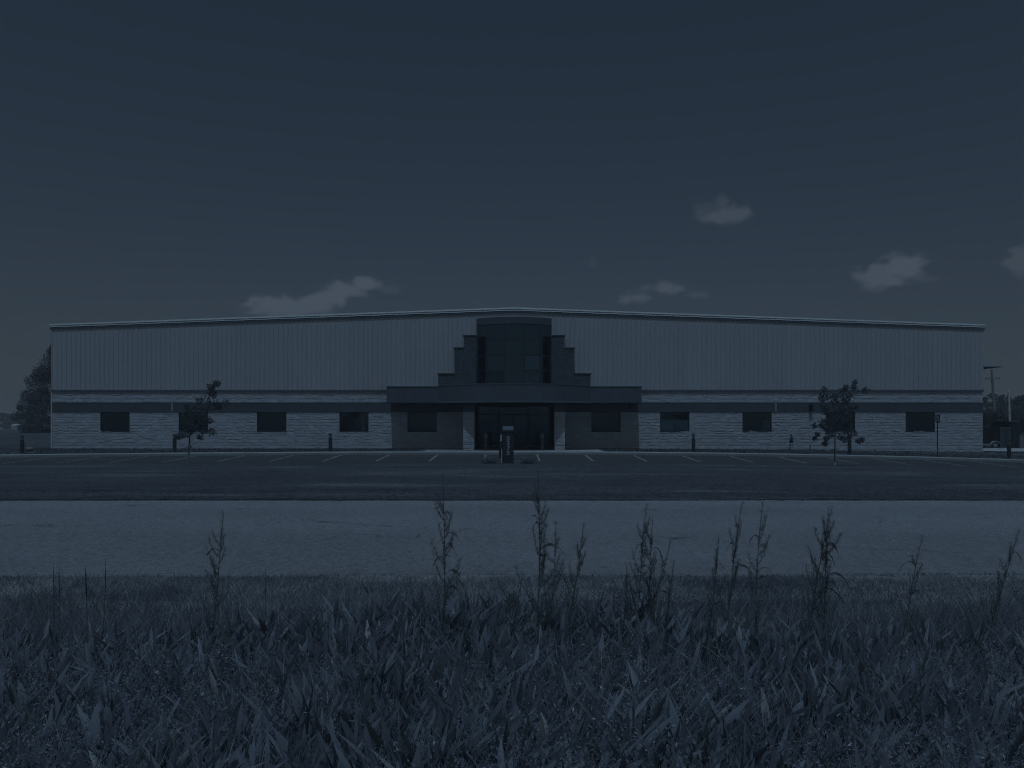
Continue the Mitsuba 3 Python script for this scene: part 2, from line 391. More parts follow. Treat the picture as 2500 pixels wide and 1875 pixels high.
def walls_with_holes(mb, x0, x1, z0, z1, y, holes):
    xs = sorted({x0, x1, *[h for a, b, _, _ in holes for h in (a, b) if x0 < h < x1]})
    zs = sorted({z0, z1, *[h for _, _, a, b in holes for h in (a, b) if z0 < h < z1]})
    for a, b in zip(xs[:-1], xs[1:]):
        for c, d in zip(zs[:-1], zs[1:]):
            if any(h[0] <= (a + b) / 2 <= h[1] and h[2] <= (c + d) / 2 <= h[3] for h in holes):
                continue
            mb.add([(a, y, c), (b, y, c), (b, y, d), (a, y, d)], [[0, 1, 2, 3]])


HOLES = [(a, b, WZ0, WZ1) for a, b in WINX] + [(ENT[0], ENT[1], -1, 3.02)]
wm = MB()
walls_with_holes(wm, XL, XR, -.6, JOINT, WALL + .03, HOLES)
wm.put('wall', 'mortar', B)
# ledge stones, each with its own rough face
stones = []


def courses(z0, z1):
    n = max(1, round((z1 - z0) / .19))
    h = rng.uniform(.75, 1.3, n)
    e = np.concatenate([[0], np.cumsum(h) / h.sum()])
    return list(zip(z0 + e[:-1] * (z1 - z0), z0 + e[1:] * (z1 - z0)))


def lay(x0, x1, z0, z1, y):
    x = x0
    while x < x1 - .01:
        w = min(rng.choice([rng.uniform(.2, .4), rng.uniform(.4, .85)]), x1 - x)
        if x1 - x - w < .12:
            w = x1 - x
        gx_, gz_ = np.array([0, .12, .37, .63, .88, 1]), np.array([0, .17, .5, .83, 1])
        # ledge stones: the beds wander by a few centimetres from stone to stone
        a0, a1 = rng.normal(0, .016, 2)
        X, Z = np.meshgrid(x + .004 + gx_ * (w - .008), z0 + a0 + .004 + gz_ * (z1 + a1 - z0 - a0 - .008), indexing='ij')
        Z = Z + rng.normal(0, .022) * (gx_[:, None] - .5)
        inner = np.zeros_like(X); inner[1:-1, 1:-1] = 1
        tilt = rng.normal(0, .006)
        out = inner * (.006 + rng.uniform(0, .010) + np.abs(rng.normal(0, .0065, X.shape)) + tilt * (gz_ - .5)[None, :] * 2)
        Z = Z + (1 - inner) * np.clip(rng.normal(0, .010, X.shape), -.02, .02) + inner * rng.normal(0, .014, X.shape)
        X = X + inner * rng.normal(0, .015, X.shape)
        v = np.stack([X, y - out, Z], -1).reshape(-1, 3)
        i, j = np.meshgrid(np.arange(5), np.arange(4), indexing='ij')
        q = np.stack([i * 5 + j, (i + 1) * 5 + j, (i + 1) * 5 + j + 1, i * 5 + j + 1], -1).reshape(-1, 4)
        stones.append((w * (z1 - z0), v, q))
        x += w


for za, zb, blocks in ((-.35, WZ0, [ENT]), (WZ0, WZ1, sorted(WINX + [ENT])), (BAND1, JOINT - .05, [(-7.8, 8.06)])):
    for c0, c1 in courses(za, zb):
        x = XL
        for a, b in blocks + [(XR, XR)]:
            lay(x, a, c0, c1, WALL + .022)
            x = b
# stone of the two entrance piers (front faces)
PIERS = [(-3.02, -2.335), (2.64, 3.27)]
PY = 49.6
pier_n0 = len(stones)
for a, b in PIERS:
    for c0, c1 in courses(-.1, 2.48):
        lay(a, b, c0, c1, PY + .01)
order = sorted(range(len(stones)), key=lambda k: -stones[k][0])
smat = ['stone_a', 'stone_b', 'stone_c']
rest = [MB(), MB(), MB()]
for r, k in enumerate(order):
    if r < 300:
        MB().add(stones[k][1], stones[k][2]).put('stone', smat[k % 3], B, smooth=True)
    else:
        rest[k % 3].add(stones[k][1], stones[k][2])
for k in range(3):
    labels[rest[k].put('stonework', smat[k], B)] = {'kind': 'stuff', 'label': 'rough pale ledge stones of the wall'}
# dark ribbed band over the windows, in sheets
xs = np.linspace(XL + .03, XR - .02, 43)
for a, b in zip(xs[:-1], xs[1:]):
    m = MB().box(a + .003, b - .003, WALL - .03, WALL + .03, WZ1, BAND1)
    for q in np.linspace(a + .12, b - .12, 6):
        m.box(q - .018, q + .018, WALL - .045, WALL - .031, WZ1 + .004, BAND1 - .004)
    if (a < ENT[1] and b > ENT[0]):
        m = MB().box(a + .003, b - .003, WALL - .03, WALL + .03, 3.02, BAND1)
    m.put('band_panel', 'band', B)
MB().box(XL + .01, XR, WALL - .055, WALL + .02, BAND1 + .002, BAND1 + .025).put('band_cap', 'trim_dark', B)
for x in (-21.97, 17.06):
    MB().box(x - .022, x + .022, WALL - .07, WALL - .046, WZ1 + .02, BAND1).put('joint_strip', 'trim_white', B)
MB().box(XL - .03, XL + .04, WALL - .05, WALL + .06, -.3, JOINT - .08).put('corner_trim', 'trim_white', B)
m = MB().bevel(19.2, 19.42, WALL - .26, WALL - .032, 2.6, 3.0, .02)
m.add(*MB().box(19.26, 19.36, WALL - .3, WALL - .26, 2.72, 2.95).arr())
m.put('wall_lamp', 'black', B, label='small dark lamp box on the dark band')
# windows
BLIND = {3: [(.73, .86, 1.0, .20)], 6: [(.06, .99, .62, .25)], 7: [(.72, .98, .58, .18)]}
for i, (a, b) in enumerate(WINX):
    f = MB()
    t = .055
    for x0, x1, z0, z1 in ((a, b, WZ1 - t, WZ1 - .002), (a, b, WZ0, WZ0 + t), (a, a + t, WZ0 + t, WZ1 - t), (b - t, b, WZ0 + t, WZ1 - t)):
        f.box(x0, x1, WALL + .02, WALL + .11, z0, z1)
    w = f.put('window', 'dark', B)
    MB().add([(a + t, WALL + .07, WZ0 + t), (b - t, WALL + .07, WZ0 + t), (b - t, WALL + .07, WZ1 - t), (a + t, WALL + .07, WZ1 - t)], [[0, 1, 2, 3]]).put('pane', 'glass', w)
    MB().bevel(a - .02, b + .02, WALL - .01, WALL + .02, WZ0 - .04, WZ0 - .004, .006).put('sill', 'dark', w)
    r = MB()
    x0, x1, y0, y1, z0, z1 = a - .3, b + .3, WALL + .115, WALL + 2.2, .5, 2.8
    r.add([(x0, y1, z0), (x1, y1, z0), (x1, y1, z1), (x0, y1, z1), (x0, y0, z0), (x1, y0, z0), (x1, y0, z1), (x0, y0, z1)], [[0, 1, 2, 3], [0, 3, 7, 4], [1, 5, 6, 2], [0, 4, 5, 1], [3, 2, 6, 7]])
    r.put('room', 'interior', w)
    for (u0, u1, hgt, v) in BLIND.get(i, []):
        bl = MB()
        n = int(max(2, (u1 - u0) * 1.8 / .09))
        for q in range(n):
            xa = a + (b - a) * (u0 + (u1 - u0) * q / n)
            xb = a + (b - a) * (u0 + (u1 - u0) * (q + .9) / n)
            bl.box(xa, xb, WALL + .2 + .02 * (q % 2), WALL + .21 + .02 * (q % 2), WZ0 + .04, WZ0 + (WZ1 - WZ0) * hgt)
        bl.put('blind', 'pale' if i == 6 else 'interior_pale', w)

# ---- entrance: recess, storefront, piers
SY = 53.0
e = MB()
e.box(ENT[0] - .12, ENT[0], WALL + .02, SY + .1, -.1, 3.02).box(ENT[1], ENT[1] + .12, WALL + .02, SY + .1, -.1, 3.02)
e.put('recess_wall', 'grey', B)
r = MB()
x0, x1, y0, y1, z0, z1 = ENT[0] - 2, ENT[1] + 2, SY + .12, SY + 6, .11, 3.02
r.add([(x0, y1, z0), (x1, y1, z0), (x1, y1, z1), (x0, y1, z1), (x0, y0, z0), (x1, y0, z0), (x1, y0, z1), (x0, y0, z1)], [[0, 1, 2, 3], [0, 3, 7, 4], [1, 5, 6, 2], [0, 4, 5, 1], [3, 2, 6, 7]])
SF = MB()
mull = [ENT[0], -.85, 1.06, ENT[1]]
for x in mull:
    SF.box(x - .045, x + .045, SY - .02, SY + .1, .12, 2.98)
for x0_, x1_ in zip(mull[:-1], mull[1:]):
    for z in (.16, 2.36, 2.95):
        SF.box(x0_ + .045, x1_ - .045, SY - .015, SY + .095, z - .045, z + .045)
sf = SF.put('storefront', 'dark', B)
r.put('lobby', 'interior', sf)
for x0_, x1_ in zip(mull[:-1], mull[1:]):
    for z0_, z1_ in ((.205, 2.315), (2.405, 2.905)):
        ln = rng.uniform(-.01, .01)
        MB().add([(x0_ + .045, SY + .04, z0_), (x1_ - .045, SY + .04, z0_), (x1_ - .045, SY + .04 + ln, z1_), (x0_ + .045, SY + .04 + ln, z1_)], [[0, 1, 2, 3]]).put('pane', 'glass', sf)
d = MB()
d.box(.07, .14, SY - .03, SY + .09, .205, 2.315)
d.put('door_stile', 'dark', sf)
for x in (-.02, .23):
    MB().tube([(x, SY - .09, .95), (x, SY - .09, 1.45)], .016, 8).put('door_handle', 'steel', sf, smooth=True)
for a, b in PIERS:
    p = MB().box(a + .03, b - .03, PY + .02, PY + .7, -.1, 2.48).put('pier', 'mortar', B)
    for s_, sx in ((a, -1), (b, 1)):
        MB().box(min(s_ - sx * .03, s_), max(s_ - sx * .03, s_), PY + .025, PY + .68, -.1, 2.48).put('pier_side', 'stone_c', p)
    MB().box(a - .02, b + .02, PY - .02, PY + .72, 2.482, 3.03).put('pier_head', 'band', p)
# ---- canopy: flat wings and the bowed middle
CZ0, CZ1, CY = 3.03, 4.08, 50.3
BXC, BHW, BS = .165, 4.7, 2.1
BR = (BHW ** 2 + BS ** 2) / (2 * BS)
cn = MB()
cn.box(-7.80, 8.06, CY + .03, WALL - .1, CZ0 + .04, CZ1 - .06)
cp = cn.put('canopy', 'soffit', B)
for x0_, x1_ in ((-7.84, -4.5), (4.83, 8.10)):
    for q in range(3):
        a, b = x0_ + (x1_ - x0_) * q / 3, x0_ + (x1_ - x0_) * (q + 1) / 3
        MB().bevel(a + .002, b - .002, CY - .02, CY + .029, CZ0 + .03, CZ1 - .05, .008).put('fascia_panel', 'fascia', cp)
    MB().box(x0_ - .03, x1_ + .03, CY - .05, CY + .03, CZ1 - .048, CZ1 + .02).put('coping', 'trim_dark', cp)
    xs_ = x0_ if x0_ < 0 else x1_
    MB().box(xs_ - .015 if x0_ < 0 else xs_ - .039, xs_ + .039 if x0_ < 0 else xs_ + .015, CY + .03, WALL - .08, CZ0 + .03, CZ1 + .02).put('end_panel', 'fascia', cp)


def bow(u, off=0.0):
    """point of the bow in plan at u in -1..1, moved outward by off"""
    th = u * math.asin(BHW / BR)
    return BXC + (BR + off) * math.sin(th), CY + (BR - BS) - (BR + off) * math.cos(th)


us = np.linspace(-1, 1, 49)
arc = [bow(u) for u in us]
m = MB()
for z, flip in ((CZ0 + .03, 1), (CZ1 + .02, 0)):
    v = [(x, y, z) for x, y in arc] + [(x, CY + .05, z) for x, y in arc]
    k = np.arange(48)
    m.add(v, np.stack([k, k + 1, k + 50, k + 49], 1))
m.put('bow_slab', 'soffit', cp)
for q in range(12):
    seg = us[q * 4:q * 4 + 5]
    v = []
    for n_, u in enumerate(seg):
        uu = u + ((.0004) if n_ == 0 else -.0004 if n_ == 4 else 0)
        x, y = bow(uu, .03)
        v += [(x, y, CZ0 + .1), (x, y, CZ1 + .02)]
    for u in (seg[0] + .0012, seg[-1] - .0012):
        x, y = bow(u, 0); v += [(x, y, CZ0 + .1), (x, y, CZ1 + .02)]
    f_ = [[2 * k, 2 * k + 2, 2 * k + 3, 2 * k + 1] for k in range(4)] + [[10, 0, 1, 11], [8, 12, 13, 9]]
    MB().add(v, f_).put('fascia_panel', 'fascia', cp)
for nm, z0_, z1_, off, mt in (('lower_lip', CZ0 + .0, CZ0 + .095, .06, 'grey'), ('coping', CZ1 + .022, CZ1 + .09, .06, 'trim_dark')):
    m = MB()
    for (u0, u1) in zip(us[:-1], us[1:]):
        a0, a1, b0, b1 = bow(u0, off), bow(u1, off), bow(u0, -.1), bow(u1, -.1)
        v = [(*a0, z0_), (*a1, z0_), (*a1, z1_), (*a0, z1_), (*b0, z0_), (*b1, z0_), (*b1, z1_), (*b0, z1_)]
        m.add(v, [[0, 1, 2, 3], [3, 2, 6, 7], [0, 4, 5, 1]])
    m.put(nm, mt, cp)
m = MB()
m.box(-7.75, -5, WALL - 1.0, WALL - .1, 3.0, 3.04)
# ---- stepped brick buttresses either side of the glass bay
KY = 51.0
for side in (0, 1):
    steps = [(-4.69, -3.67, 4.87), (-3.66, -3.07, 6.51), (-3.06, -2.27, 7.29)] if side == 0 else [(3.96, 4.99, 4.87), (3.34, 3.95, 6.5), (2.55, 3.33, 7.29)]
    bm = MB()
    for a, b, z in steps:
        bm.box(a, b, KY, WALL - .1, 4.0, z)
    bt = bm.put('buttress', 'brick', B)
    for n_, (a, b, z) in enumerate(steps):
        lo, hi = (a - .05, b - .002) if side == 0 else (a + .002, b + .05)
        MB().bevel(lo, hi, KY - .05, WALL - .09, z + .002, z + .085, .01).put('coping', 'dark', bt)
# ---- glass bay
GY, GS, GHW, GXC = 51.6, .85, 2.36, .145
GR = (GHW ** 2 + GS ** 2) / (2 * GS)


def bay(x, off=0.0):
    s_ = (x - GXC) / GR
    c_ = math.sqrt(max(0, 1 - s_ * s_))
    return GXC + (GR + off) * s_, GY + (GR - GS) - (GR + off) * c_


cols = [-2.19, -1.57, -.47, .73, 1.83, 2.48]
rows = [4.2, 5.14, 6.10, 7.08, 8.05]
bm = MB().box(-2.262, cols[0] - .03, 51.56, WALL - .1, 4.1, 8.50).box(cols[-1] + .03, 2.545, 51.56, WALL - .1, 4.1, 8.50)
bay_key = bm.put('glass_bay', 'band', B)
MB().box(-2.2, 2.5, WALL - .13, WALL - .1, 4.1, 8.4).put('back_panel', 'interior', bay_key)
# header of bent metal
hx = np.linspace(cols[0] - .02, cols[-1] + .02, 25)
hm = MB()
for a, b in zip(hx[:-1], hx[1:]):
    p0, p1, q0, q1 = bay(a, .05), bay(b, .05), (a, WALL - .1), (b, WALL - .1)
    hm.add([(*p0, 8.07), (*p1, 8.07), (*p1, 8.5), (*p0, 8.5), (*q0, 8.5), (*q1, 8.5), (*q0, 8.07), (*q1, 8.07)], [[0, 1, 2, 3], [3, 2, 5, 4], [0, 6, 7, 1]])
hm.put('header', 'band', bay_key)
for ci in range(5):
    for ri in range(4):
        a, b = bay(cols[ci] + .02), bay(cols[ci + 1] - .02)
        ln = rng.normal(0, .006, 2)
        MB().add([(a[0], a[1], rows[ri]), (b[0], b[1], rows[ri]), (b[0], b[1] + ln[0], rows[ri + 1]), (a[0], a[1] + ln[1], rows[ri + 1])], [[0, 1, 2, 3]]).put('pane', 'glass' if (ci, ri) == (1, 0) else 'glass_bay', bay_key)
for c in cols:
    p = bay(c, .0)
    MB().box(p[0] - .03, p[0] + .03, p[1] - .035, p[1] + .06, 4.12, 8.07).put('mullion', 'dark', bay_key)
for z in rows:
    m = MB()
    for a, b in zip(cols[:-1], cols[1:]):
        p, q = bay(a + .03), bay(b - .03)
        m.add([(p[0], p[1] - .03, z - .03), (q[0], q[1] - .03, z - .03), (q[0], q[1] - .03, z + .03), (p[0], p[1] - .03, z + .03), (p[0], p[1] + .05, z + .03), (q[0], q[1] + .05, z + .03), (p[0], p[1] + .05, z - .03), (q[0], q[1] + .05, z - .03)],
              [[0, 1, 2, 3], [3, 2, 5, 4], [0, 6, 7, 1]])
    m.put('transom', 'dark', bay_key)
a, b = bay(.80), bay(1.76)
MB().add([(a[0], a[1] + .25, 5.2), (b[0], b[1] + .25, 5.2), (b[0], b[1] + .25, 6.05), (a[0], a[1] + .25, 6.05)], [[0, 1, 2, 3]]).put('blind', 'pale', bay_key)
# ---- canopy roof on the right flank of the building
m = MB()
ex = at(2451, 895, 60)
zc = ex[2]
v = [(XR, 60, zc + .02), (ex[0], 60, zc + .02), (ex[0], 74, zc + .02), (XR, 74, zc + .02), (XR, 60.4, zc + 2.1), (XR, 73.6, zc + 2.1), (XR + 2.4, 62.5, zc + 1.9)]
m.add([(XR, 60, zc), (ex[0], 60, zc), (XR, 60, zc + 2.2), (ex[0], 74, zc), (XR, 74, zc), (XR, 74, zc + 2.2)], [[0, 1, 2], [1, 3, 5], [1, 5, 2], [3, 4, 5]])
sc_ = m.put('side_canopy', 'metal_white', B)
m = MB().add([(XR, 60.02, zc - .3), (ex[0] - .02, 60.02, zc - .02), (ex[0] - .02, 74, zc - .02), (XR, 74, zc - .3), (XR, 60.02, zc - .01), (ex[0] - .02, 60.02, zc - .01)], [[0, 1, 2, 3], [0, 1, 5, 4]])
m.put('soffit', 'dark', sc_)

# ------------------------------------------------------------------ number sign, with its side panel
s0 = at(1240.5, 1133.5, 36.0)
sx, sy, sz = s0[0], s0[1], z_lawn(s0[0], 36.0)
S = thing('number_sign', 'dark upright address sign with white numerals 5375 before the entrance', 'sign')
MB().bevel(sx - .255, sx + .25, sy, sy + .45, sz - .1, sz + 1.56, .015).put('pillar', 'dark', S)
cap = MB()
cap.add([(sx - .255, sy - .012, sz + 1.45), (sx + .25, sy - .012, sz + 1.45), (sx + .25, sy - .012, sz + 1.53), (sx - .255, sy - .012, sz + 1.53), (sx - .24, sy + .16, sz + 1.70), (sx + .235, sy + .16, sz + 1.70), (sx + .235, sy + .45, sz + 1.70), (sx - .24, sy + .45, sz + 1.70), (sx - .255, sy + .462, sz + 1.45), (sx + .25, sy + .462, sz + 1.45)],
        [[0, 1, 2, 3], [3, 2, 5, 4], [4, 5, 6, 7], [7, 6, 9, 8]])
cap.add([(sx - .255, sy - .012, sz + 1.45), (sx - .255, sy - .012, sz + 1.53), (sx - .24, sy + .16, sz + 1.7), (sx - .24, sy + .45, sz + 1.7), (sx - .255, sy + .462, sz + 1.45)], [[0, 1, 2], [0, 2, 3], [0, 3, 4]])
cap.add([(sx + .25, sy - .012, sz + 1.45), (sx + .25, sy - .012, sz + 1.53), (sx + .235, sy + .16, sz + 1.7), (sx + .235, sy + .45, sz + 1.7), (sx + .25, sy + .462, sz + 1.45)], [[0, 2, 1], [0, 3, 2], [0, 4, 3]])
cap.put('cap', 'fascia', S)
MB().box(sx - .262, sx + .257, sy - .03, sy - .013, sz + 1.505, sz + 1.535).put('cap_strip', 'steel', S)


def upright(text, h, x, y, z):
    """lettering standing upright, facing the road, centred on x with its foot at z"""
    t = meshkit.text_mesh(text, h, .012, bold=True)
    v = np.array(t.vertices)
    v = np.column_stack([v[:, 0] - (v[:, 0].min() + v[:, 0].max()) / 2 + x, y - v[:, 2], v[:, 1] + z])
    return MB().add(v, t.faces)


for n_, ch in enumerate('5375'):
    upright(ch, .185, sx + .005, sy - .001, sz + 1.055 - .219 * n_).put('numeral', 'letter', S)
th = np.linspace(0, math.pi / 2, 9)
pl = [(sx - .27, .26), (sx - .27, 1.40)] + [(sx - .27 - .14 * math.sin(t_), 1.25 + .15 * math.cos(t_)) for t_ in th[1:]] + [(sx - .41, .26)]
pv = [(x, sy + .12, sz + z) for x, z in pl] + [(x, sy + .2, sz + z) for x, z in pl]
n_ = len(pl)
side = MB().add(pv, [[0, k, k + 1] for k in range(1, n_ - 1)] + [[n_, n_ + k + 1, n_ + k] for k in range(1, n_ - 1)])
side.add(pv, [[k, (k + 1) % n_, (k + 1) % n_ + n_, k + n_] for k in range(n_)])
sp = side.put('side_panel', 'dark', S)
em = MB()
pe = [(-.375, 1.0), (-.30, 1.01), (-.272, 1.05), (-.272, 1.12), (-.315, 1.16), (-.272, 1.2), (-.272, 1.29), (-.315, 1.33), (-.345, 1.27), (-.365, 1.2), (-.352, 1.12)]
em.add([(sx + x, sy + .117, sz + z) for x, z in pe] + [(sx - .32, sy + .112, sz + 1.15)], [[k, (k + 1) % 11, 11] for k in range(11)])
em.put('emblem', 'letter', sp)
MB().box(sx - .305, sx - .277, sy + .1, sy + .13, sz - .1, sz + .68).put('leg', 'trim_white', S)

# ------------------------------------------------------------------ light bollards along the walk
names = ['standing left of the building corner', 'beside the young tree on the left', 'between the third and fourth windows from the left', 'in the shade left of the number sign', 'in the shade right of the number sign',
         'below the window with pale blinds', 'behind the young tree on the right', 'by the metal gate at the far right']
for px, where in zip((54, 426.5, 806.6, 1186, 1324, 1693, 2074, 2463.5), names):
    x, y = (px - 1250) / F * 48.3, 48.3
    z = float(z_strip(x, y)) if abs(x) > 5.2 else .122
    k = thing('light_bollard', 'dark round light bollard ' + where, 'bollard', 'light bollards along the front of the building')
    MB().lathe(x, y, [(.0, z - .05), (.11, z - .05), (.11, z + .80), (.0, z + .80)], 16).put('shaft', 'dark', k, smooth=40)
    MB().lathe(x, y, [(.118, z + .802), (.118, z + .83), (.07, z + .832)], 16).put('ring', 'steel', k, smooth=40)
    lv = MB().lathe(x, y, [(.075, z + .82), (.075, z + 1.0)], 12)
    for q in range(3):
        zz = z + .85 + .05 * q
        lv.lathe(x, y, [(.075, zz + .012), (.11, zz), (.11, zz + .008), (.075, zz + .02)], 16)
    lv.put('louvre', 'grey', k, smooth=40)
    MB().lathe(x, y, [(.108, z + .985), (.112, z + 1.01), (.09, z + 1.05), (.0, z + 1.06)], 16).put('head', 'dark', k, smooth=40)

# ------------------------------------------------------------------ small things before the wall
g = at(1933.5, 1100, 51.6)
gx_, gy_, gz_ = g[0], 51.62, float(z_base(g[0]))
k = thing('gas_meter', 'dark gas meter on two thin pipes against the right stone wall', 'meter')
MB().tube([(gx_ - .07, gy_, gz_ - .1), (gx_ - .07, gy_, gz_ + .5)], .022, 8).put('pipe', 'grey', k, smooth=True)
MB().tube([(gx_ + .07, gy_, gz_ - .1), (gx_ + .07, gy_, gz_ + .75), (gx_ + .05, gy_, gz_ + .9), (gx_ - .03, gy_, gz_ + .97)], .022, 8).put('pipe', 'grey', k, smooth=True)
MB().lathe(gx_ - .05, gy_, [(.0, gz_ + .44), (.09, gz_ + .48), (.105, gz_ + .6), (.095, gz_ + .76), (.04, gz_ + .84), (.035, gz_ + .95), (.055, gz_ + 1.0), (.0, gz_ + 1.04)], 14).put('body', 'dark', k, smooth=True)
MB().tube([(gx_ - .07, gy_, gz_ + .32), (gx_ - .2, gy_ - .01, gz_ + .37)], [.03, .018], 8).put('valve', 'dark', k, smooth=True)
g = at(1979, 1096, 51.7)
k = thing('vent_pipe', 'short capped vent pipe low on the wall right of the gas meter', 'pipe')
zz = float(z_base(g[0]))
MB().tube([(g[0], 51.75, zz - .1), (g[0], 51.75, zz + .34)], .04, 10).put('pipe', 'grey', k, smooth=40)
MB().lathe(g[0], 51.75, [(.05, zz + .3), (.06, zz + .34), (.0, zz + .4)], 10).put('cap', 'grey', k, smooth=40)

h = at(2289, 1011.5, 47.8)
hx, hy, hz = h[0], 47.8, float(z_strip(h[0], 47.8))
k = thing('parking_sign', 'dark accessible parking sign with white wheelchair symbol on a thin post', 'sign')
MB().box(hx - .022, hx + .022, hy, hy + .04, hz - .2, 2.28).put('post', 'dark', k)
MB().bevel(hx - .14, hx + .15, hy - .012, hy - .001, 1.85, 2.29, .004).put('plate', 'dark', k)
def hp(u, v): return (hx + u, hy - .016, 2.07 + v)
sy_ = MB().tube([hp(-.05, .16), hp(-.045, .03), hp(.045, .03), hp(.075, -.1), hp(.105, -.1)], .016, 6)
sy_.tube([hp(-.045, .09), hp(.03, .09)], .013, 6)
sy_.tube([hp(.055 * math.cos(t_) * 1.5 - .02, .085 * math.sin(t_) - .06) for t_ in np.linspace(2.2, 6.0, 10)], .014, 6)
sy_.lathe(hx - .05, hy - .014, [(0, 2.232), (.02, 2.238), (.028, 2.255), (.02, 2.272), (0, 2.28)], 8)
sy_.put('symbol', 'letter', k)
MB().box(hx - .13, hx + .14, hy - .010, hy - .001, 1.77, 1.835).put('lower_plate', 'dark', k)

b0 = at(73, 1094, 50)
rk = trimesh.creation.icosphere(subdivisions=3)
v = np.array(rk.vertices)
v *= (1 + .5 * (meshkit.fbm(v * 1.6 + 5, 3, 2) - .5))[:, None]
k = MB().add(v * [.22, .2, .16] + [b0[0], 50, float(z_strip(b0[0], 50)) + .1], rk.faces).put('boulder', 'rock', smooth=30)
labels[k] = {'label': 'small grey boulder on the grass left of the building', 'category': 'boulder'}

# ------------------------------------------------------------------ foliage helpers
LEAF = 2.1


def leaf_cards(cen, direction, up, length, width, fold=.25):
    """many small folded leaves: 4 triangles each, from base to tip"""
    n = len(cen)
    d = direction / (np.linalg.norm(direction, axis=1, keepdims=True) + 1e-9)
    s = np.cross(d, up); s /= np.linalg.norm(s, axis=1, keepdims=True) + 1e-9
    nn = np.cross(s, d)
    L, W = np.broadcast_to(length, (n,))[:, None], np.broadcast_to(width, (n,))[:, None]
    v = np.stack([cen, cen + d * L * .45 + s * W * .5 + nn * W * fold, cen + d * L * .5, cen + d * L * .45 - s * W * .5 + nn * W * fold, cen + d * L], 1)
    f = np.array([[0, 1, 2], [0, 2, 3], [2, 1, 4], [2, 4, 3]])
    return v.reshape(-1, 3), (f[None] + (np.arange(n) * 5)[:, None, None]).reshape(-1, 3), 5


def green(n, lo, hi, rs, dry=0.0, pale=1.9):
    """leaf colours, one per leaf: mostly dull green, a share of them dry"""
    v = rs.uniform(lo, hi, (n, 1)) * LEAF
    c = v * np.array([.91, .965, 1.05])
    return np.where(rs.random((n, 1)) < dry, v * pale * np.array([1.0, 1.0, .94]), c)


def clump_leaves(cs, rs_, per, size, seed, lo=.06, hi=.13, droop=.3):
    rs = np.random.default_rng(seed)
    cen = []
    for c, r in zip(cs, rs_):
        q = rs.normal(0, 1, (per, 3)); q /= np.linalg.norm(q, axis=1, keepdims=True)
        cen.append(np.asarray(c) + q * r * rs.uniform(.25, 1, (per, 1)) ** .4 * [1, 1, .9])
    cen = np.vstack(cen); n = len(cen)
    q = cen - np.repeat(np.array([np.asarray(c, float) for c in cs]), per, 0)
    q /= np.linalg.norm(q, axis=1, keepdims=True) + 1e-9
    d = rs.normal(0, 1, (n, 3)) - [0, 0, droop]
    up = q + rs.normal(0, .45, (n, 3)) + [0, 0, .35]
    v, f, k = leaf_cards(cen, d, up, size * rs.uniform(.7, 1.3, n), size * .8 * rs.uniform(.7, 1.2, n))
    return v, f, np.repeat(green(n, lo, hi, rs), k, 0)


# ------------------------------------------------------------------ the two young trees on the lawn
def young_tree(label, ox, oy, sc, clusters, stem, base_py, boughs, guard, seed):
    d = 36.0
    P = lambda u, v, dd=0: at(ox + u / sc, oy + v / sc, d) + [0, dd, 0]
    rs = np.random.default_rng(seed)
    t = thing('young_tree', label, 'tree', 'young staked trees on the lawn')
    cs = [P(u, v, rs.normal(0, .3)) for u, v, r in clusters]
    rr = [r / sc * d / F * 1.2 for u, v, r in clusters]
    v, f, c = clump_leaves(cs, rr, 60, .095, seed, .07, .16)
    MB().add(v, f, c).put('crown', 'leaf', t)
    line = np.array([P(*q) for q in stem])
    line[0, 2] = float(z_lawn(line[0, 0], d)) - .05
    tr = MB().tube(line, np.linspace(.035, .012, len(line)), 8)
    tr.put('trunk', 'bark', t, smooth=True)
    bm_ = MB()
    for q in boughs:
        a = np.array([P(*w) for w in q])
        a[1:, 1] += rs.normal(0, .15, len(a) - 1)
        bm_.tube(a, np.linspace(.016, .005, len(a)), 5)
    bm_.put('branches', 'bark', t, smooth=True)
    zt = P(0, guard)[2]
    MB().tube([line[0], (line[0, 0] * .6 + line[1, 0] * .4, d, zt)], [.05, .045], 10).put('trunk_guard', 'pale', t, smooth=True)
    return t, line


CL = [(800, 130, 60), (850, 120, 45), (690, 180, 55), (680, 210, 40), (610, 290, 65), (720, 310, 55), (500, 420, 65), (620, 430, 75), (760, 480, 80), (870, 450, 60), (560, 560, 85), (440, 560, 55), (680, 580, 85), (200, 500, 40), (250, 570, 45), (320, 640, 50), (470, 680, 80), (600, 700, 85), (680, 770, 50), (400, 800, 75), (520, 850, 100), (380, 870, 55), (700, 960, 65), (600, 950, 55), (480, 1050, 55), (180, 1040, 55), (255, 1010, 50), (330, 960, 50), (150, 1065, 35), (820, 520, 50)]
_, ln_ = young_tree('young leaning tree with white trunk guard and collar before the left wing', 420, 920, 7.214, CL, [(288, 1560), (297, 1300), (318, 1000), (420, 800), (560, 560), (690, 260), (800, 120)], 1560,
                    [[(330, 960), (250, 1000), (160, 1050)], [(420, 800), (520, 860), (700, 960)], [(420, 800), (300, 650), (200, 500)], [(560, 560), (700, 520), (880, 440)], [(350, 930), (430, 990), (480, 1050)], [(480, 690), (600, 720), (690, 770)]], 1262, 5)
c0 = at(420 + 300 / 7.214, 920 + 1255 / 7.214, 36.0)
MB().lathe(c0[0], 36.0, [(.145, c0[2]), (.135, c0[2] + .03), (.085, c0[2] + .13), (.035, c0[2] + .19)], 14).put('collar', 'wood', 'young_tree', smooth=40)
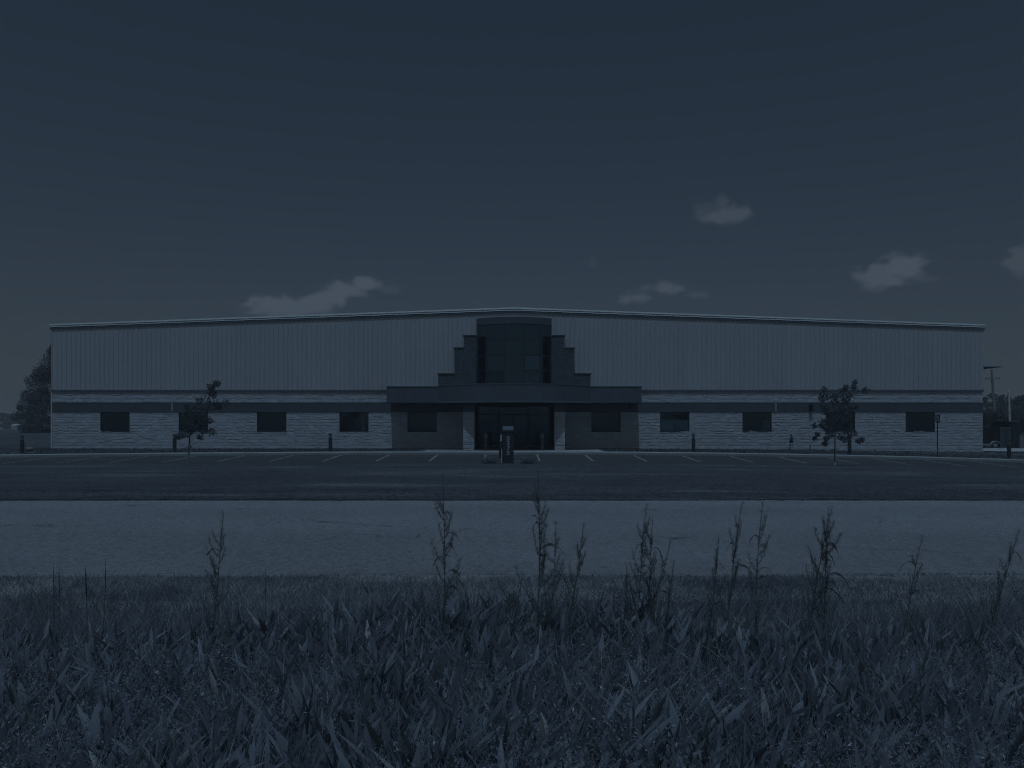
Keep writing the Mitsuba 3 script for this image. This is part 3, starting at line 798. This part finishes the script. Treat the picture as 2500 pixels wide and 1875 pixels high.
CR = [(830, 90, 32), (840, 170, 50), (830, 240, 45), (610, 180, 45), (600, 250, 55), (745, 310, 45), (250, 220, 50), (270, 320, 60), (220, 400, 55), (350, 330, 55), (440, 320, 50), (520, 350, 60), (170, 500, 50), (250, 540, 55), (390, 420, 75), (480, 430, 65), (650, 430, 65), (720, 420, 55), (790, 520, 40), (320, 600, 65), (450, 560, 85), (580, 560, 85), (690, 560, 65), (680, 680, 55), (380, 730, 70), (520, 700, 85), (600, 800, 60), (180, 790, 45), (120, 850, 40), (210, 860, 45), (270, 900, 45), (330, 950, 65), (450, 930, 50), (270, 1070, 40), (300, 1170, 45), (340, 1010, 45), (510, 1060, 45), (560, 1110, 45), (690, 870, 55), (640, 960, 60), (720, 990, 55), (760, 1080, 60), (820, 1130, 45), (890, 1105, 32), (130, 1010, 28), (138, 1085, 26)]
young_tree('young upright tree with open crown before the right wing', 1980, 920, 7.214, CR, [(418, 1560), (418, 1300), (425, 1000), (470, 760), (540, 500), (600, 220)], 1560,
           [[(430, 980), (300, 900), (130, 850)], [(430, 960), (320, 1000), (290, 1170)], [(430, 1000), (640, 980), (830, 1120)], [(470, 760), (330, 560), (250, 230)], [(500, 660), (690, 480), (840, 130)], [(460, 800), (600, 840), (700, 880)], [(440, 900), (280, 880), (135, 1050)]], 1500, 6)

# ------------------------------------------------------------------ ornamental grasses beside the sign
def strips(base, head, bend, length, width, rs, seg=4, up=np.array([0, 0, 1.0])):
    """grass blades: narrow strips of seg pieces from base, rising along head and bending over by bend (metres at the tip, a vector per blade)"""
    n = len(base)
    s = np.cross(head, rs.normal(0, 1, (n, 3))); s /= np.linalg.norm(s, axis=1, keepdims=True) + 1e-9
    rows_ = []
    for k_ in range(seg):
        t = k_ / seg
        p = base + head * (length * t)[:, None] + bend * t * t
        w = (width * (1 - .75 * t) * .5)[:, None]
        rows_ += [p - s * w, p + s * w]
    rows_.append(base + head * length[:, None] + bend)
    m_ = 2 * seg + 1
    v = np.stack(rows_, 1).reshape(-1, 3)
    f = []
    for k_ in range(seg - 1):
        f += [[2 * k_, 2 * k_ + 1, 2 * k_ + 3], [2 * k_, 2 * k_ + 3, 2 * k_ + 2]]
    f.append([2 * seg - 2, 2 * seg - 1, 2 * seg])
    return v, (np.array(f)[None] + (np.arange(n) * m_)[:, None, None]).reshape(-1, 3), m_


for px, where in ((1194, 'left'), (1287, 'right')):
    rs = np.random.default_rng(int(px))
    x = (px - 1250) / F * 36.2
    zg = float(z_lawn(x, 36.2))
    n = 420
    ang = rs.uniform(0, 2 * np.pi, n)
    out = np.stack([np.cos(ang), np.sin(ang), 0 * ang], -1)
    base = np.array([x, 36.2, zg]) + out * rs.uniform(0, .2, (n, 1))
    head = out * rs.uniform(.05, 1.5, (n, 1)) + [0, 0, 1]
    head /= np.linalg.norm(head, axis=1, keepdims=True)
    L = rs.uniform(.28, .62, n)
    v, f, m_ = strips(base, head, out * rs.uniform(.05, .22, (n, 1)) - [0, 0, 1] * rs.uniform(.1, .42, (n, 1)) * L[:, None], L, rs.uniform(.014, .024, n), rs)
    k = thing('ornamental_grass', f'spiky tuft of ornamental grass on the {where} of the number sign', 'plant', 'ornamental grasses beside the sign')
    MB().add(v, f, np.repeat(green(n, .08, .24, rs, .2), m_, 0)).put('blades', 'leaf', k)

# ------------------------------------------------------------------ far things on the left and right
def crown_tree(name, label, x, y, zb, prof_, n, size, seed, group=None, lo=.05, hi=.11, cl=60):
    """prof_: (height, half width) outline; leaves in clumps through the crown's volume"""
    rs = np.random.default_rng(seed)
    t = thing(name, label, 'tree', group)
    pz, pw_ = np.array(prof_).T
    z = rs.uniform(pz[0], pz[-1], cl * 3)
    w = np.interp(z, pz, pw_)
    keep = rs.random(len(z)) < (w / w.max()) + .15
    z, w = z[keep][:cl], w[keep][:cl]
    a = rs.uniform(0, 2 * np.pi, len(z))
    r = w * rs.uniform(.15, 1, len(z)) ** .5
    cs = np.stack([x + r * np.cos(a), y + r * np.sin(a), zb + z], -1)
    rr = np.clip(.16 * pw_.max() * rs.uniform(.6, 1.4, len(z)), .2, w * .5 + .25)
    v, f, c = clump_leaves(cs, rr, max(8, n // len(z)), size, seed, lo, hi, .1)
    MB().add(v, f, c).put('crown', 'leaf', t)
    MB().tube([(x, y, zb - .3), (x + .1, y, zb + pz[-1] * .35), (x, y, zb + pz[-1] * .9)], [pw_.max() * .05 + .04, pw_.max() * .035 + .03, .03], 8).put('trunk', 'bark', t, smooth=True)


d_ = 110.0
s_ = d_ / F
zb = float(z_back(-62, d_))
crown_tree('tall_tree', 'tall dense tree rising behind the left corner of the building', (140 - 1250) * s_, d_, zb, [(-.6, 4.2), (0.21, 4.26), (1.03, 4.67), (2.2, 4.95), (3.16, 4.81), (3.85, 4.33), (5.5, 3.85), (7.29, 3.3), (8.39, 2.41), (9.62, 1.44), (10.72, 0.96), (12.1, 0.41)], 42000, .20, 31, lo=.045, hi=.15, cl=340)
rs = np.random.default_rng(77)
for i, (px, h_, w_) in enumerate([(-6, 6.4, 4.6), (10, 6.2, 4.2), (24, 5.6, 4.4), (39, 6.6, 4.6), (54, 7.0, 4.5)]):
    d_ = 330 + rs.uniform(-12, 12)
    x = (px - 1250) / F * d_
    crown_tree('field_tree', ['first', 'second', 'third', 'fourth', 'fifth'][i] + ' low dark tree from the left beyond the left field', x, d_, .3, [(0, w_ * .8), (h_ * .3, w_), (h_ * .7, w_ * .8), (h_, w_ * .25)], 1500, .6, 100 + i, 'far trees beyond the left field', .05, .1, 30)
for i, (px, h_, w_, d_) in enumerate([(2408, 6.9, 3.2, 150), (2432, 6.7, 2.6, 146), (2452, 6.6, 3.0, 152), (2474, 6.2, 2.6, 148), (2492, 6.3, 3.0, 155), (2512, 6.6, 3.2, 150), (2406, 2.5, 2.0, 95), (2428, 2.6, 1.8, 96), (2486, 2.4, 2.0, 98), (2502, 2.3, 1.8, 94)]):
    x = (px - 1250) / F * d_
    zb = float(z_back(x, d_))
    low = d_ < 120
    crown_tree('bush' if low else 'hedge_tree', (['bush against the right corner of the building, behind the trailer', 'bush behind the metal gate', 'bush behind the right side of the dark container', 'bush at the right edge of the picture'][i - 6] if low else
               ['dark tree beside the right corner of the building', 'dark tree just right of the utility pole', 'dark tree left of the white pole', 'dark tree right of the white pole', 'dark tree above the container, near the right edge', 'dark tree cut by the right edge of the picture'][i]), x, d_, zb, [(0, w_ * .9), (h_ * .35, w_), (h_ * .75, w_ * .8), (h_, w_ * .3)], 2600, .34, 200 + i,
               'bushes beyond the right drive' if low else 'trees beyond the right drive', .05, .11, 40)
# far pale shed and rail fence on the left
d_ = 300.0
p = at(26.5, 1048, d_); q = at(48, 1038, d_)
zb = float(z_back(p[0], d_))
k = thing('far_shed', 'small pale shed at the edge of the left field below the trees', 'shed')
MB().box(p[0], q[0], d_, d_ + 4, zb - .3, zb + 1.35).put('wall', 'pale', k)
MB().add([(p[0] - .15, d_ - .2, zb + 1.36), (q[0] + .15, d_ - .2, zb + 1.36), (q[0] + .15, d_ + 2, zb + 2.0), (p[0] - .15, d_ + 2, zb + 2.0), (p[0] - .15, d_ + 4.2, zb + 1.36), (q[0] + .15, d_ + 4.2, zb + 1.36)], [[0, 1, 2, 3], [3, 2, 5, 4]]).put('roof', 'trim_white', k)
MB().box(q[0] - 1.0, q[0] - .2, d_ - .03, d_ - .002, zb, zb + 1.1).put('door', 'grey', k)
k = thing('rail_fence', 'white rail fence at the far edge of the left field', 'fence')
for xx in np.arange(p[0] - 14, p[0] - .5, 2.2):
    MB().box(xx - .08, xx + .08, 296, 296.16, zb - .2, zb + .6).put('post', 'trim_white', k)
for z_ in (.22, .5):
    MB().box(p[0] - 14.2, p[0] - .4, 295.94, 295.99, zb + z_ - .09, zb + z_ + .09).put('rail', 'trim_white', k)
# hedge line across the left field
# utility pole
u0 = at(2421, 902, 110)
zb = float(z_back(u0[0], 110))
k = thing('utility_pole', 'grey wooden utility pole with one crossarm behind the right end', 'pole')
MB().tube([(u0[0] + .6, 110, zb - .3), (u0[0], 110, u0[2])], [.22, .15], 10).put('pole', 'wood', k, smooth=True)
MB().box(u0[0] - 1.0, u0[0] + 1.05, 109.8, 109.9, 7.98, 8.1).put('crossarm', 'wood', k)
for xx in (-.9, -.45, .5, .95):
    MB().lathe(u0[0] + xx, 109.85, [(.0, 8.1), (.06, 8.1), (.07, 8.2), (.03, 8.3), (.0, 8.3)], 8).put('insulator', 'grey', k, smooth=True)
MB().tube([(u0[0] + .2, 110, 6.2), (u0[0] - 4.5, 108, zb)], .02, 4).put('guy_wire', 'grey', k)
w0 = at(2464, 955, 70)
k = thing('white_pole', 'slender white pole behind the dark container at the right', 'pole')
MB().tube([(w0[0] + .1, 70, .1), (w0[0] - .05, 70, w0[2])], [.10, .085], 10).put('shaft', 'trim_white', k, smooth=True)
MB().lathe(w0[0] - .05, 70, [(.085, w0[2]), (.1, w0[2] + .02), (.06, w0[2] + .1), (.0, w0[2] + .12)], 10).put('cap', 'trim_white', k, smooth=True)
# box trailer, gate, container
d_ = 60.0
zb = float(z_back(35, d_)) - .02
a, b = 33.2, (2440 - 1250) / F * d_
k = thing('box_trailer', 'low dark box trailer with pale fender parked behind the right wall', 'trailer')
MB().bevel(a, b, d_, d_ + 3.6, zb + .33, zb + 1.5, .03).put('body', 'black', k)
MB().box(a - .02, b + .02, d_ - .02, d_ + 3.62, zb + .27, zb + .33).put('lower_rail', 'pale', k)
MB().box(a - .02, b + .02, d_ - .02, d_ + 3.62, zb + 1.502, zb + 1.55).put('roof_rail', 'dark', k)
wx = at(2428, 1095, d_)[0]
wh = k + '__wheel'
ring = [(.26 * math.cos(t_), .26 * math.sin(t_)) for t_ in np.linspace(0, 2 * np.pi, 21)]
MB().tube([(wx + .23 * math.cos(t_), d_ - .1, zb + .27 + .23 * math.sin(t_)) for t_ in np.linspace(0, 2 * np.pi, 25)], .06, 8).put('tyre', 'rubber', wh, smooth=True)
MB().tube([(wx, d_ - .13, zb + .27), (wx, d_ - .06, zb + .27)], .17, 16).put('rim', 'pale', wh)
fd = MB()
tt = np.linspace(math.pi * .02, math.pi * .98, 13)
for t0, t1 in zip(tt[:-1], tt[1:]):
    fd.add([(wx + .36 * math.cos(t), d_ - o, zb + .25 + .30 * math.sin(t)) for t in (t0, t1) for o in (.2, -.0)], [[0, 1, 3, 2]])
    fd.add([(wx + r_ * math.cos(t), d_ - .2, zb + .25 + (r_ - .06) * math.sin(t)) for t in (t0, t1) for r_ in (.30, .36)], [[0, 1, 3, 2]])
fd.put('fender', 'pale', k)
d_ = 59.0
a, b = (2443 - 1250) / F * d_, (2467 - 1250) / F * d_
zb = float(z_back(a, d_))
k = thing('metal_gate', 'grey metal gate of upright bars between trailer and container', 'gate')
gt = MB().box(a, a + .07, d_, d_ + .07, zb - .1, zb + 1.6).box(b - .07, b, d_, d_ + .07, zb - .1, zb + 1.6).box(a + .07, b - .07, d_ + .005, d_ + .065, zb + 1.5, zb + 1.57).box(a + .07, b - .07, d_ + .005, d_ + .065, zb + .08, zb + .15)
gt.put('gate_frame', 'trim_dark', k)
for xx in np.linspace(a + .14, b - .14, 6):
    MB().box(xx - .018, xx + .018, d_ + .02, d_ + .05, zb + .151, zb + 1.499).put('bar', 'trim_dark', k)
a, b = (2468 - 1250) / F * 59.5, (2490 - 1250) / F * 59.5
k = thing('metal_container', 'tall dark metal container at the right edge beside the gate', 'container')
cbx = MB().bevel(a, b, 59.5, 62, zb - .05, zb + 1.95, .02)
cbx.put('body', 'dark', k)
for xx in np.linspace(a + .1, b - .1, 4):
    MB().box(xx - .025, xx + .025, 59.47, 59.499, zb + .1, zb + 1.85).put('rib', 'dark', k)
MB().box(a - .03, b + .03, 59.46, 62.03, zb + 1.952, zb + 2.01).put('lid', 'trim_dark', k)

# ------------------------------------------------------------------ grasses
def tone_of(dryness, n, rs, lo=.075, hi=.15, k_=1.0):
    v = rs.uniform(lo, hi, (n, 1)) * k_
    isdry = rs.random(n) < dryness
    return np.where(isdry[:, None], v * 2.1 * np.array([.98, 1, .99]), v * np.array([.91, .965, 1.06]))


def grass(n, xr, yr, hr, wr, seed, zf, lean=.35, dryf=None, name='grass', seg=3, lo=.075, hi=.15, hf=None, dens=None, k_=1.0):
    rs = np.random.default_rng(seed)
    x, y = rs.uniform(*xr, n), rs.uniform(*yr, n)
    if dens is not None:
        kk = rs.random(n) < dens(x, y); x, y = x[kk], y[kk]; n = len(x)
    z = zf(x, y)
    a = rs.uniform(0, 2 * np.pi, n)
    out = np.stack([np.cos(a), np.sin(a), 0 * a], -1)
    head = out * np.abs(rs.normal(0, lean, (n, 1))) + [0, 0, 1]
    head /= np.linalg.norm(head, axis=1, keepdims=True)
    L = rs.uniform(*hr, n) * (1 if hf is None else hf(x, y))
    v, f, m_ = strips(np.stack([x, y, z - .01], -1), head, out * (L * rs.uniform(.05, .5, n))[:, None] - [0, 0, 1] * (L * rs.uniform(0, .25, n))[:, None], L, rs.uniform(*wr, n), rs, seg)
    return MB().add(v, f, np.repeat(tone_of(dryf(x, y) if dryf else .1, n, rs, lo, hi, k_), m_, 0))


def fb(x, y, s, seed): return meshkit.fbm(np.stack([x * s, y * s * 1.8, 0 * x], -1), 4, seed)


lg = grass(26000, (-13.5, 13.5), (17.3, 20.5), (.03, .08), (.008, .018), 1, z_lawn, .5, lambda x, y: .15 * (fb(x, y, .5, 4) > .5), seg=2, lo=.11, hi=.16, hf=lambda x, y: .5 + .9 * fb(x, y, 1.2, 9))
v2 = grass(40000, (-24, 24), (20.5, 36.4), (.03, .07), (.01, .022), 2, z_lawn, .6, lambda x, y: .25 * (fb(x, y, .35, 4) > .52), seg=2, lo=.11, hi=.17)
for a_, b_, c_ in zip(v2.v, v2.f, v2.c): lg.add(a_, b_, c_)
stuff(lg.put('lawn_grass', 'leaf'), 'short mown grass of the lawn between road and car park', 'grass')
sg = grass(16000, (-31, 33), (WALK1 + .02, 51.9), (.05, .14), (.02, .05), 3, z_strip, .5, None, seg=2, lo=.08, hi=.14, dens=lambda x, y: np.where((np.abs(x) < 5.5), 0, 1))
stuff(sg.put('strip_grass', 'leaf'), 'dark short grass along the foot of the building', 'grass')
# the near verge: mown edge by the road, then rougher grass
dryv = lambda x, y: np.clip((fb(x, y, .9, 21) - .48) * 8, 0.04, .62)
vg = grass(60000, (-8, 8), (6.3, 8.62), (.04, .13), (.004, .009), 4, z_verge, .45, dryv, hf=lambda x, y: 1 - .6 * sm(8.0, 8.5, y), lo=.08, hi=.15, k_=3.0)
v2 = grass(34000, (-7, 7), (4.6, 6.6), (.10, .28), (.004, .009), 5, z_verge, .45, dryv, lo=.07, hi=.14, k_=3.3)
for a_, b_, c_ in zip(v2.v, v2.f, v2.c): vg.add(a_, b_, c_)
v2 = grass(26000, (-7, 7), (4.7, 7.0), (.16, .38), (.003, .007), 15, z_verge, .32, lambda x, y: .3, lo=.06, hi=.13, k_=2.8, dens=lambda x, y: np.clip((fb(x, y, 1.3, 44) - .5) * 7, 0, 1))
for a_, b_, c_ in zip(v2.v, v2.f, v2.c): vg.add(a_, b_, c_)
stuff(vg.put('verge_grass', 'leaf'), 'rough short grass with dry patches on the near side of the road', 'grass')
# tall grass mixed into the weeds; denser to the right
tall_d = lambda x, y: np.clip(.42 + .9 * (fb(x, y, .7, 33) - .45) * 2 + .35 * sm(.8, 2.6, x) * sm(3.4, 4.4, y), .1, 1) * (np.abs(x) < .637 * y + 1) * (1 - .6 * sm(4.7, 5.7, y))
tg = grass(120000, (-5.0, 5.0), (2.6, 5.9), (.22, .50), (.0035, .008), 6, z_verge, .30, lambda x, y: .22, seg=4, lo=.07, hi=.15, dens=tall_d, k_=3.3)
stuff(tg.put('tall_grass', 'leaf'), 'tall loose grass growing through the roadside weeds', 'grass')

# broad dock leaves: strips folded along the midrib, waved at the edge
def lance(base, head, bend, length, width, rs, ns=7):
    n = len(base)
    s = np.cross(head, rs.normal(0, 1, (n, 3))); s /= np.linalg.norm(s, axis=1, keepdims=True) + 1e-9
    nn = np.cross(s, head)
    ph = rs.uniform(0, 6.28, n)
    shape = np.array([.12, .22, .72, .97, 1.0, .84, .50, .04]) if ns == 7 else None
    ts = np.array([0, .22, .36, .50, .64, .79, .91, 1.0])
    fold = rs.uniform(.15, .55, n)
    rows_ = []
    tw = rs.normal(0, .9, n)
    for t, w in zip(ts, shape):
        p = base + head * (length * t)[:, None] + bend * t * t
        ca, sa = np.cos(tw * t)[:, None], np.sin(tw * t)[:, None]
        st_, nt_ = s * ca + nn * sa, nn * ca - s * sa
        hw = (width * w * .5)[:, None]
        wave = (.14 * width * np.sin(ph + t * 17))[:, None] * (w > .3)
        rows_ += [p - st_ * hw + nt_ * (hw * fold[:, None] + wave), p, p + st_ * hw + nt_ * (hw * fold[:, None] - wave)]
    v = np.stack(rows_, 1).reshape(-1, 3)
    f = []
    for k_ in range(7):
        q = 3 * k_
        f += [[q, q + 1, q + 4], [q, q + 4, q + 3], [q + 1, q + 2, q + 5], [q + 1, q + 5, q + 4]]
    return v, (np.array(f)[None] + (np.arange(n) * 24)[:, None, None]).reshape(-1, 3)


def rosettes(xy, per, hl, rs, lo, hi, dry=.05, wide=.17):
    n = len(xy) * per
    pos = np.repeat(xy, per, 0) + rs.normal(0, .035, (n, 2))
    base = np.column_stack([pos, z_verge(pos[:, 0], pos[:, 1])])
    a = rs.uniform(0, 2 * np.pi, n)
    out = np.stack([np.cos(a), np.sin(a), 0 * a], -1)
    head = out * np.abs(rs.normal(.04, .17, (n, 1))) + [0, 0, 1] + [.07, 0, 0]
    head /= np.linalg.norm(head, axis=1, keepdims=True)
    L = rs.uniform(*hl, n) * np.repeat(rs.uniform(.8, 1.15, len(xy)), per)
    side = rs.normal(0, .12, (n, 3)) * [1, 1, 0] * L[:, None]
    bend = side + out * (L * rs.uniform(0, 1, n) ** 2 * .6)[:, None] - [0, 0, 1] * (L * rs.uniform(0, 1, n) ** 2 * .35)[:, None]
    v, f = lance(base, head, bend, L, L * rs.uniform(.45, 1.25, n) * wide, rs)
    return v, f, np.repeat(green(n, lo, hi, rs, dry, 1.3) * 1.8, 24, 0)


rs = np.random.default_rng(404)
n = 19000
xy = np.column_stack([rs.uniform(-5.2, 5.2, n), rs.uniform(2.85, 5.9, n)])
edge = 5.3 + .9 * (fb(xy[:, 0], 0 * xy[:, 0], .55, 51) - .5) * 2
dens = np.clip(1.5 * (fb(xy[:, 0], xy[:, 1], 1.0, 61) - .33) * 3.2, 0.38, 1) * (xy[:, 1] < edge)
fineA = sum(np.exp(-(((xy[:, 0] - a) / b) ** 2 + ((xy[:, 1] - c) / d) ** 2)) for a, b, c, d in ((-1.4, .6, 3.9, .6), (.45, .65, 3.9, .6), (1.8, .65, 2.85, .55), (2.5, .5, 4.0, .5)))
dens *= 1 - .85 * np.clip(fineA, 0, 1)
xy = xy[(rs.random(n) < dens) & (np.abs(xy[:, 0]) < .637 * xy[:, 1] + 1.0)]
v, f, c = rosettes(xy, 9, (.13, .42), rs, .05, .185, .05, .092)
stuff(MB().add(v, f, c).put('dock_leaves', 'leaf', smooth=True), 'dense mass of broad upright dock leaves along the roadside', 'weeds')
# fine leafy weeds with tiny pale flowers, in patches
def fine_weeds(n, cx, cy, rx, ry, seed):
    rs = np.random.default_rng(seed)
    r = np.sqrt(rs.random(n)); a = rs.uniform(0, 2 * np.pi, n)
    x, y = cx + rx * r * np.cos(a), cy + ry * r * np.sin(a)
    b = np.column_stack([x, y, z_verge(x, y)])
    h = rs.uniform(.16, .40, n)
    lean = rs.normal(0, .22, (n, 2))
    per = 34
    t = rs.uniform(.25, 1, (n, per))
    cen = b[:, None] + np.stack([lean[:, :1] * h[:, None] * t ** 1.5, lean[:, 1:] * h[:, None] * t ** 1.5, h[:, None] * t], -1) + rs.normal(0, .014, (n, per, 3))
    cen = cen.reshape(-1, 3); m_ = len(cen)
    v, f, k_ = leaf_cards(cen, rs.normal(0, 1, (m_, 3)) + [0, 0, .6], rs.normal(0, 1, (m_, 3)), rs.uniform(.012, .026, m_), rs.uniform(.004, .009, m_))
    fl = rs.random(m_) < .012
    col = np.where(fl[:, None], rs.uniform(.3, .45, (m_, 1)) * np.ones(3), green(m_, .19, .36, rs, .05))
    return v, f, np.repeat(col, k_, 0)


fw = MB()
for args in ((900, -1.4, 3.9, .7, .7, 71), (1200, .45, 3.9, .8, .75, 72), (1800, 1.75, 2.85, .75, .6, 73), (700, -2.3, 4.3, .6, .5, 74), (700, .1, 2.95, .6, .4, 75), (800, 2.5, 4.0, .7, .6, 76), (600, -1.9, 3.0, .5, .4, 77)):
    fw.add(*fine_weeds(*args))
stuff(fw.put('flowering_weeds', 'leaf'), 'fine leafed weeds with tiny pale flowers among the dock leaves', 'weeds')

# ------------------------------------------------------------------ tall dock stalks gone to seed, each a thing
def dock_stalk(label, top, base, d, dense, seed, sub=6):
    rs = np.random.default_rng(seed)
    k = thing('dock_stalk', label, 'weed', 'tall seed stalks of dock in the verge')
    P1, P0 = at(*top, d), at(*base, d)
    P0 = P0 + (P0 - P1) * ((P0[2] - float(z_verge(np.array(P0[0]), np.array(d)))) / max(P1[2] - P0[2], .05))
    P0[2] = float(z_verge(np.array(P0[0]), np.array(d))) - .03
    P1 = P1 + [0, rs.normal(0, .06), 0]
    H = P1[2] - P0[2]
    ts = np.linspace(0, 1, 12)
    wob = np.stack([np.sin(ts * 5 + rs.uniform(0, 6)) * .012 * H * ts, np.sin(ts * 4 + rs.uniform(0, 6)) * .012 * ts, 0 * ts], -1)
    line = P0 + (P1 - P0) * ts[:, None] + wob
    dark = lambda n_: rs.uniform(.24, .36, (n_, 1)) * np.array([.97, 1, 1])
    MB().tube(line, np.linspace(.0046, .0013, 12), 5, dark(1)[0]).put('stem', 'leaf', k, smooth=True)
    on = lambda t: np.array([np.interp(t, ts, line[:, q]) for q in range(3)])
    nb = max(6, int(round(dense * 16)))
    for b_ in range(nb + 1):
        t0 = 1 - (b_ / nb) * .62 if nb else 1
        t0 = min(t0, .97)
        L = (.05 + .18 * (1 - t0) + rs.uniform(0, .05)) * H * .95
        a = rs.uniform(0, 2 * np.pi)
        o = np.array([math.cos(a) * 1.2, math.sin(a) * .7, 0])
        if b_ == 0:
            pts = np.array([on(t) for t in np.linspace(.8, 1, 7)])
        else:
            q0 = on(t0 - .12)
            u = np.linspace(0, 1, 7)[:, None]
            pts = q0 + np.array([0, 0, 1]) * L * (u * .6 + u ** 2 * .4) + o * L * rs.uniform(.25, .8) * (u ** .7) * rs.uniform(.5, 1)
        m = MB().tube(pts, np.linspace(.0022, .0009, 7), 4, dark(1)[0])
        n_ = int(40 + 280 * L)
        u = rs.random(n_) * 6
        i0 = np.minimum(u.astype(int), 5)
        cen = pts[i0] + (pts[i0 + 1] - pts[i0]) * (u - i0)[:, None] + rs.normal(0, .0055, (n_, 3))
        v, f, kk = leaf_cards(cen, rs.normal(0, 1, (n_, 3)) + [0, 0, 1.3], rs.normal(0, 1, (n_, 3)), rs.uniform(.007, .026, n_), rs.uniform(.002, .0045, n_))
        m.add(v, f, np.repeat(dark(n_) * rs.uniform(.7, 1.7, (n_, 1)), kk, 0))
        m.put('seed_branch', 'leaf', k)
    for l_ in range(sub):
        t0 = .22 + .62 * (l_ + rs.random()) / sub
        q = on(t0)
        sgn = rs.choice([-1, 1]) * rs.uniform(.6, 1.2)
        L = rs.uniform(.08, .21) * (1.35 - t0)
        u = np.linspace(0, 1, 8)
        arc_ = q + np.stack([sgn * L * u, rs.normal(0, .3) * L * u, L * (1.1 * u - rs.uniform(1.3, 2.1) * u ** 2.2)], -1)
        w = (.004 + .010 * np.sin(np.pi * np.clip(u * 1.05, 0, 1)) ** .8) * rs.uniform(.4, .95)
        sd_ = np.stack([0 * u, np.cos(u * 4 + seed), np.sin(u * 4 + seed) * .8], -1) * w[:, None]
        v = np.stack([arc_ - sd_, arc_ + [0, 0, -.003], arc_ + sd_], 1).reshape(-1, 3)
        f = []
        for q_ in range(7):
            f += [[3 * q_, 3 * q_ + 1, 3 * q_ + 4], [3 * q_, 3 * q_ + 4, 3 * q_ + 3], [3 * q_ + 1, 3 * q_ + 2, 3 * q_ + 5], [3 * q_ + 1, 3 * q_ + 5, 3 * q_ + 4]]
        MB().add(v, f, dark(1)[0] * 1.1).put('curled_leaf', 'leaf', k, smooth=True)


STALKS = [
    ('lone thin seed stalk standing before the road far to the left', (551, 1250), (519, 1521), 5.0, 1.1, 5),
    ('tall seed stalk with drooping curled leaves left of the number sign', (1089, 1158), (1080, 1567), 4.9, 1.4, 10),
    ('tallest and thickest seed stalk, its tip just below the number sign', (1319, 1142), (1310, 1548), 4.9, 1.7, 8),
    ('short seed stalk close on the right of the tallest one', (1356, 1273), (1344, 1511), 5.1, .8, 4),
    ('bushy leaning seed stalk second to the right of the tallest one', (1420, 1275), (1386, 1548), 5.0, 1.1, 4),
    ('low seed stalk at the left side of the middle clump', (1526, 1371), (1517, 1553), 4.9, .6, 4),
    ('tallest bushy seed stalk of the middle clump', (1587, 1233), (1559, 1474), 5.2, 1.4, 5),
    ('second tallest seed stalk in the middle clump', (1598, 1261), (1582, 1464), 5.3, 1.2, 4),
    ('slender seed stalk on the right of the middle clump', (1638, 1324), (1612, 1427), 5.2, .6, 3),
    ('shortest seed stalk at the right end of the middle clump', (1640, 1366), (1632, 1474), 5.3, .5, 3),
    ('sparse seed stalk left of the pair right of the middle clump', (1753, 1308), (1735, 1520), 4.9, .6, 6),
    ('leaning pale feathery seed stalk in the pair right of the middle clump', (1819, 1226), (1775, 1520), 5.2, 1.1, 5),
    ('tall dark seed stalk with looped leaf before the young tree on the right', (1871, 1226), (1849, 1506), 5.0, .9, 7),
    ('dense tall seed stalk, left one of the bushy pair on the right', (2013, 1230), (1968, 1520), 5.1, 1.5, 6),
    ('dense tall seed stalk, right one of the bushy pair on the right', (2030, 1238), (2013, 1488), 5.0, 1.4, 7),
    ('single leaning seed stalk between the bushy pair and the right edge', (2242, 1303), (2204, 1520), 4.9, .5, 4),
    ('leaning seed stalk at the right edge of the verge', (2494, 1296), (2440, 1474), 5.1, 1.0, 5),
]
for i, (lab, top, base, d, dense, sub) in enumerate(STALKS):
    dock_stalk(lab, top, base, d, dense, 900 + i, sub)
# thin grass spikes standing clear on the left
SP = [((129, 1375), (122, 1540), 'thin grass spike at the far left, left one of two'), ((143, 1383), (133, 1540), 'thin grass spike at the far left, right one of two'), ((207, 1385), (207, 1520), 'thin grass stem with dark upright head on the left'),
      ((257, 1368), (238, 1500), 'thin leaning grass stem right of the dark headed one'), ((648, 1386), (632, 1520), 'thin bare grass stem right of the lone seed stalk')]
for i, (top, base, lab) in enumerate(SP):
    rs = np.random.default_rng(60 + i)
    k = thing('grass_spike', lab, 'grass stem', 'thin grass stems rising on the left')
    P1, P0 = at(*top, 5.0), at(*base, 5.0)
    P0[2] = -.02
    ts = np.linspace(0, 1, 7)[:, None]
    line = P0 + (P1 - P0) * ts + [.015, 0, 0] * np.sin(ts * 3)
    MB().tube(line, np.linspace(.0028, .0012, 7), 4, (.22, .225, .23)).put('stem', 'leaf', k)
    tt = np.linspace(.72, 1, 5)[:, None]
    hd = P0 + (P1 - P0) * tt + [.015, 0, 0] * np.sin(tt * 3)
    MB().tube(hd, np.array([.002, .006, .007, .005, .001]) * (.6 if i == 2 else .35), 6, (.2, .205, .21)).put('head', 'leaf', k)
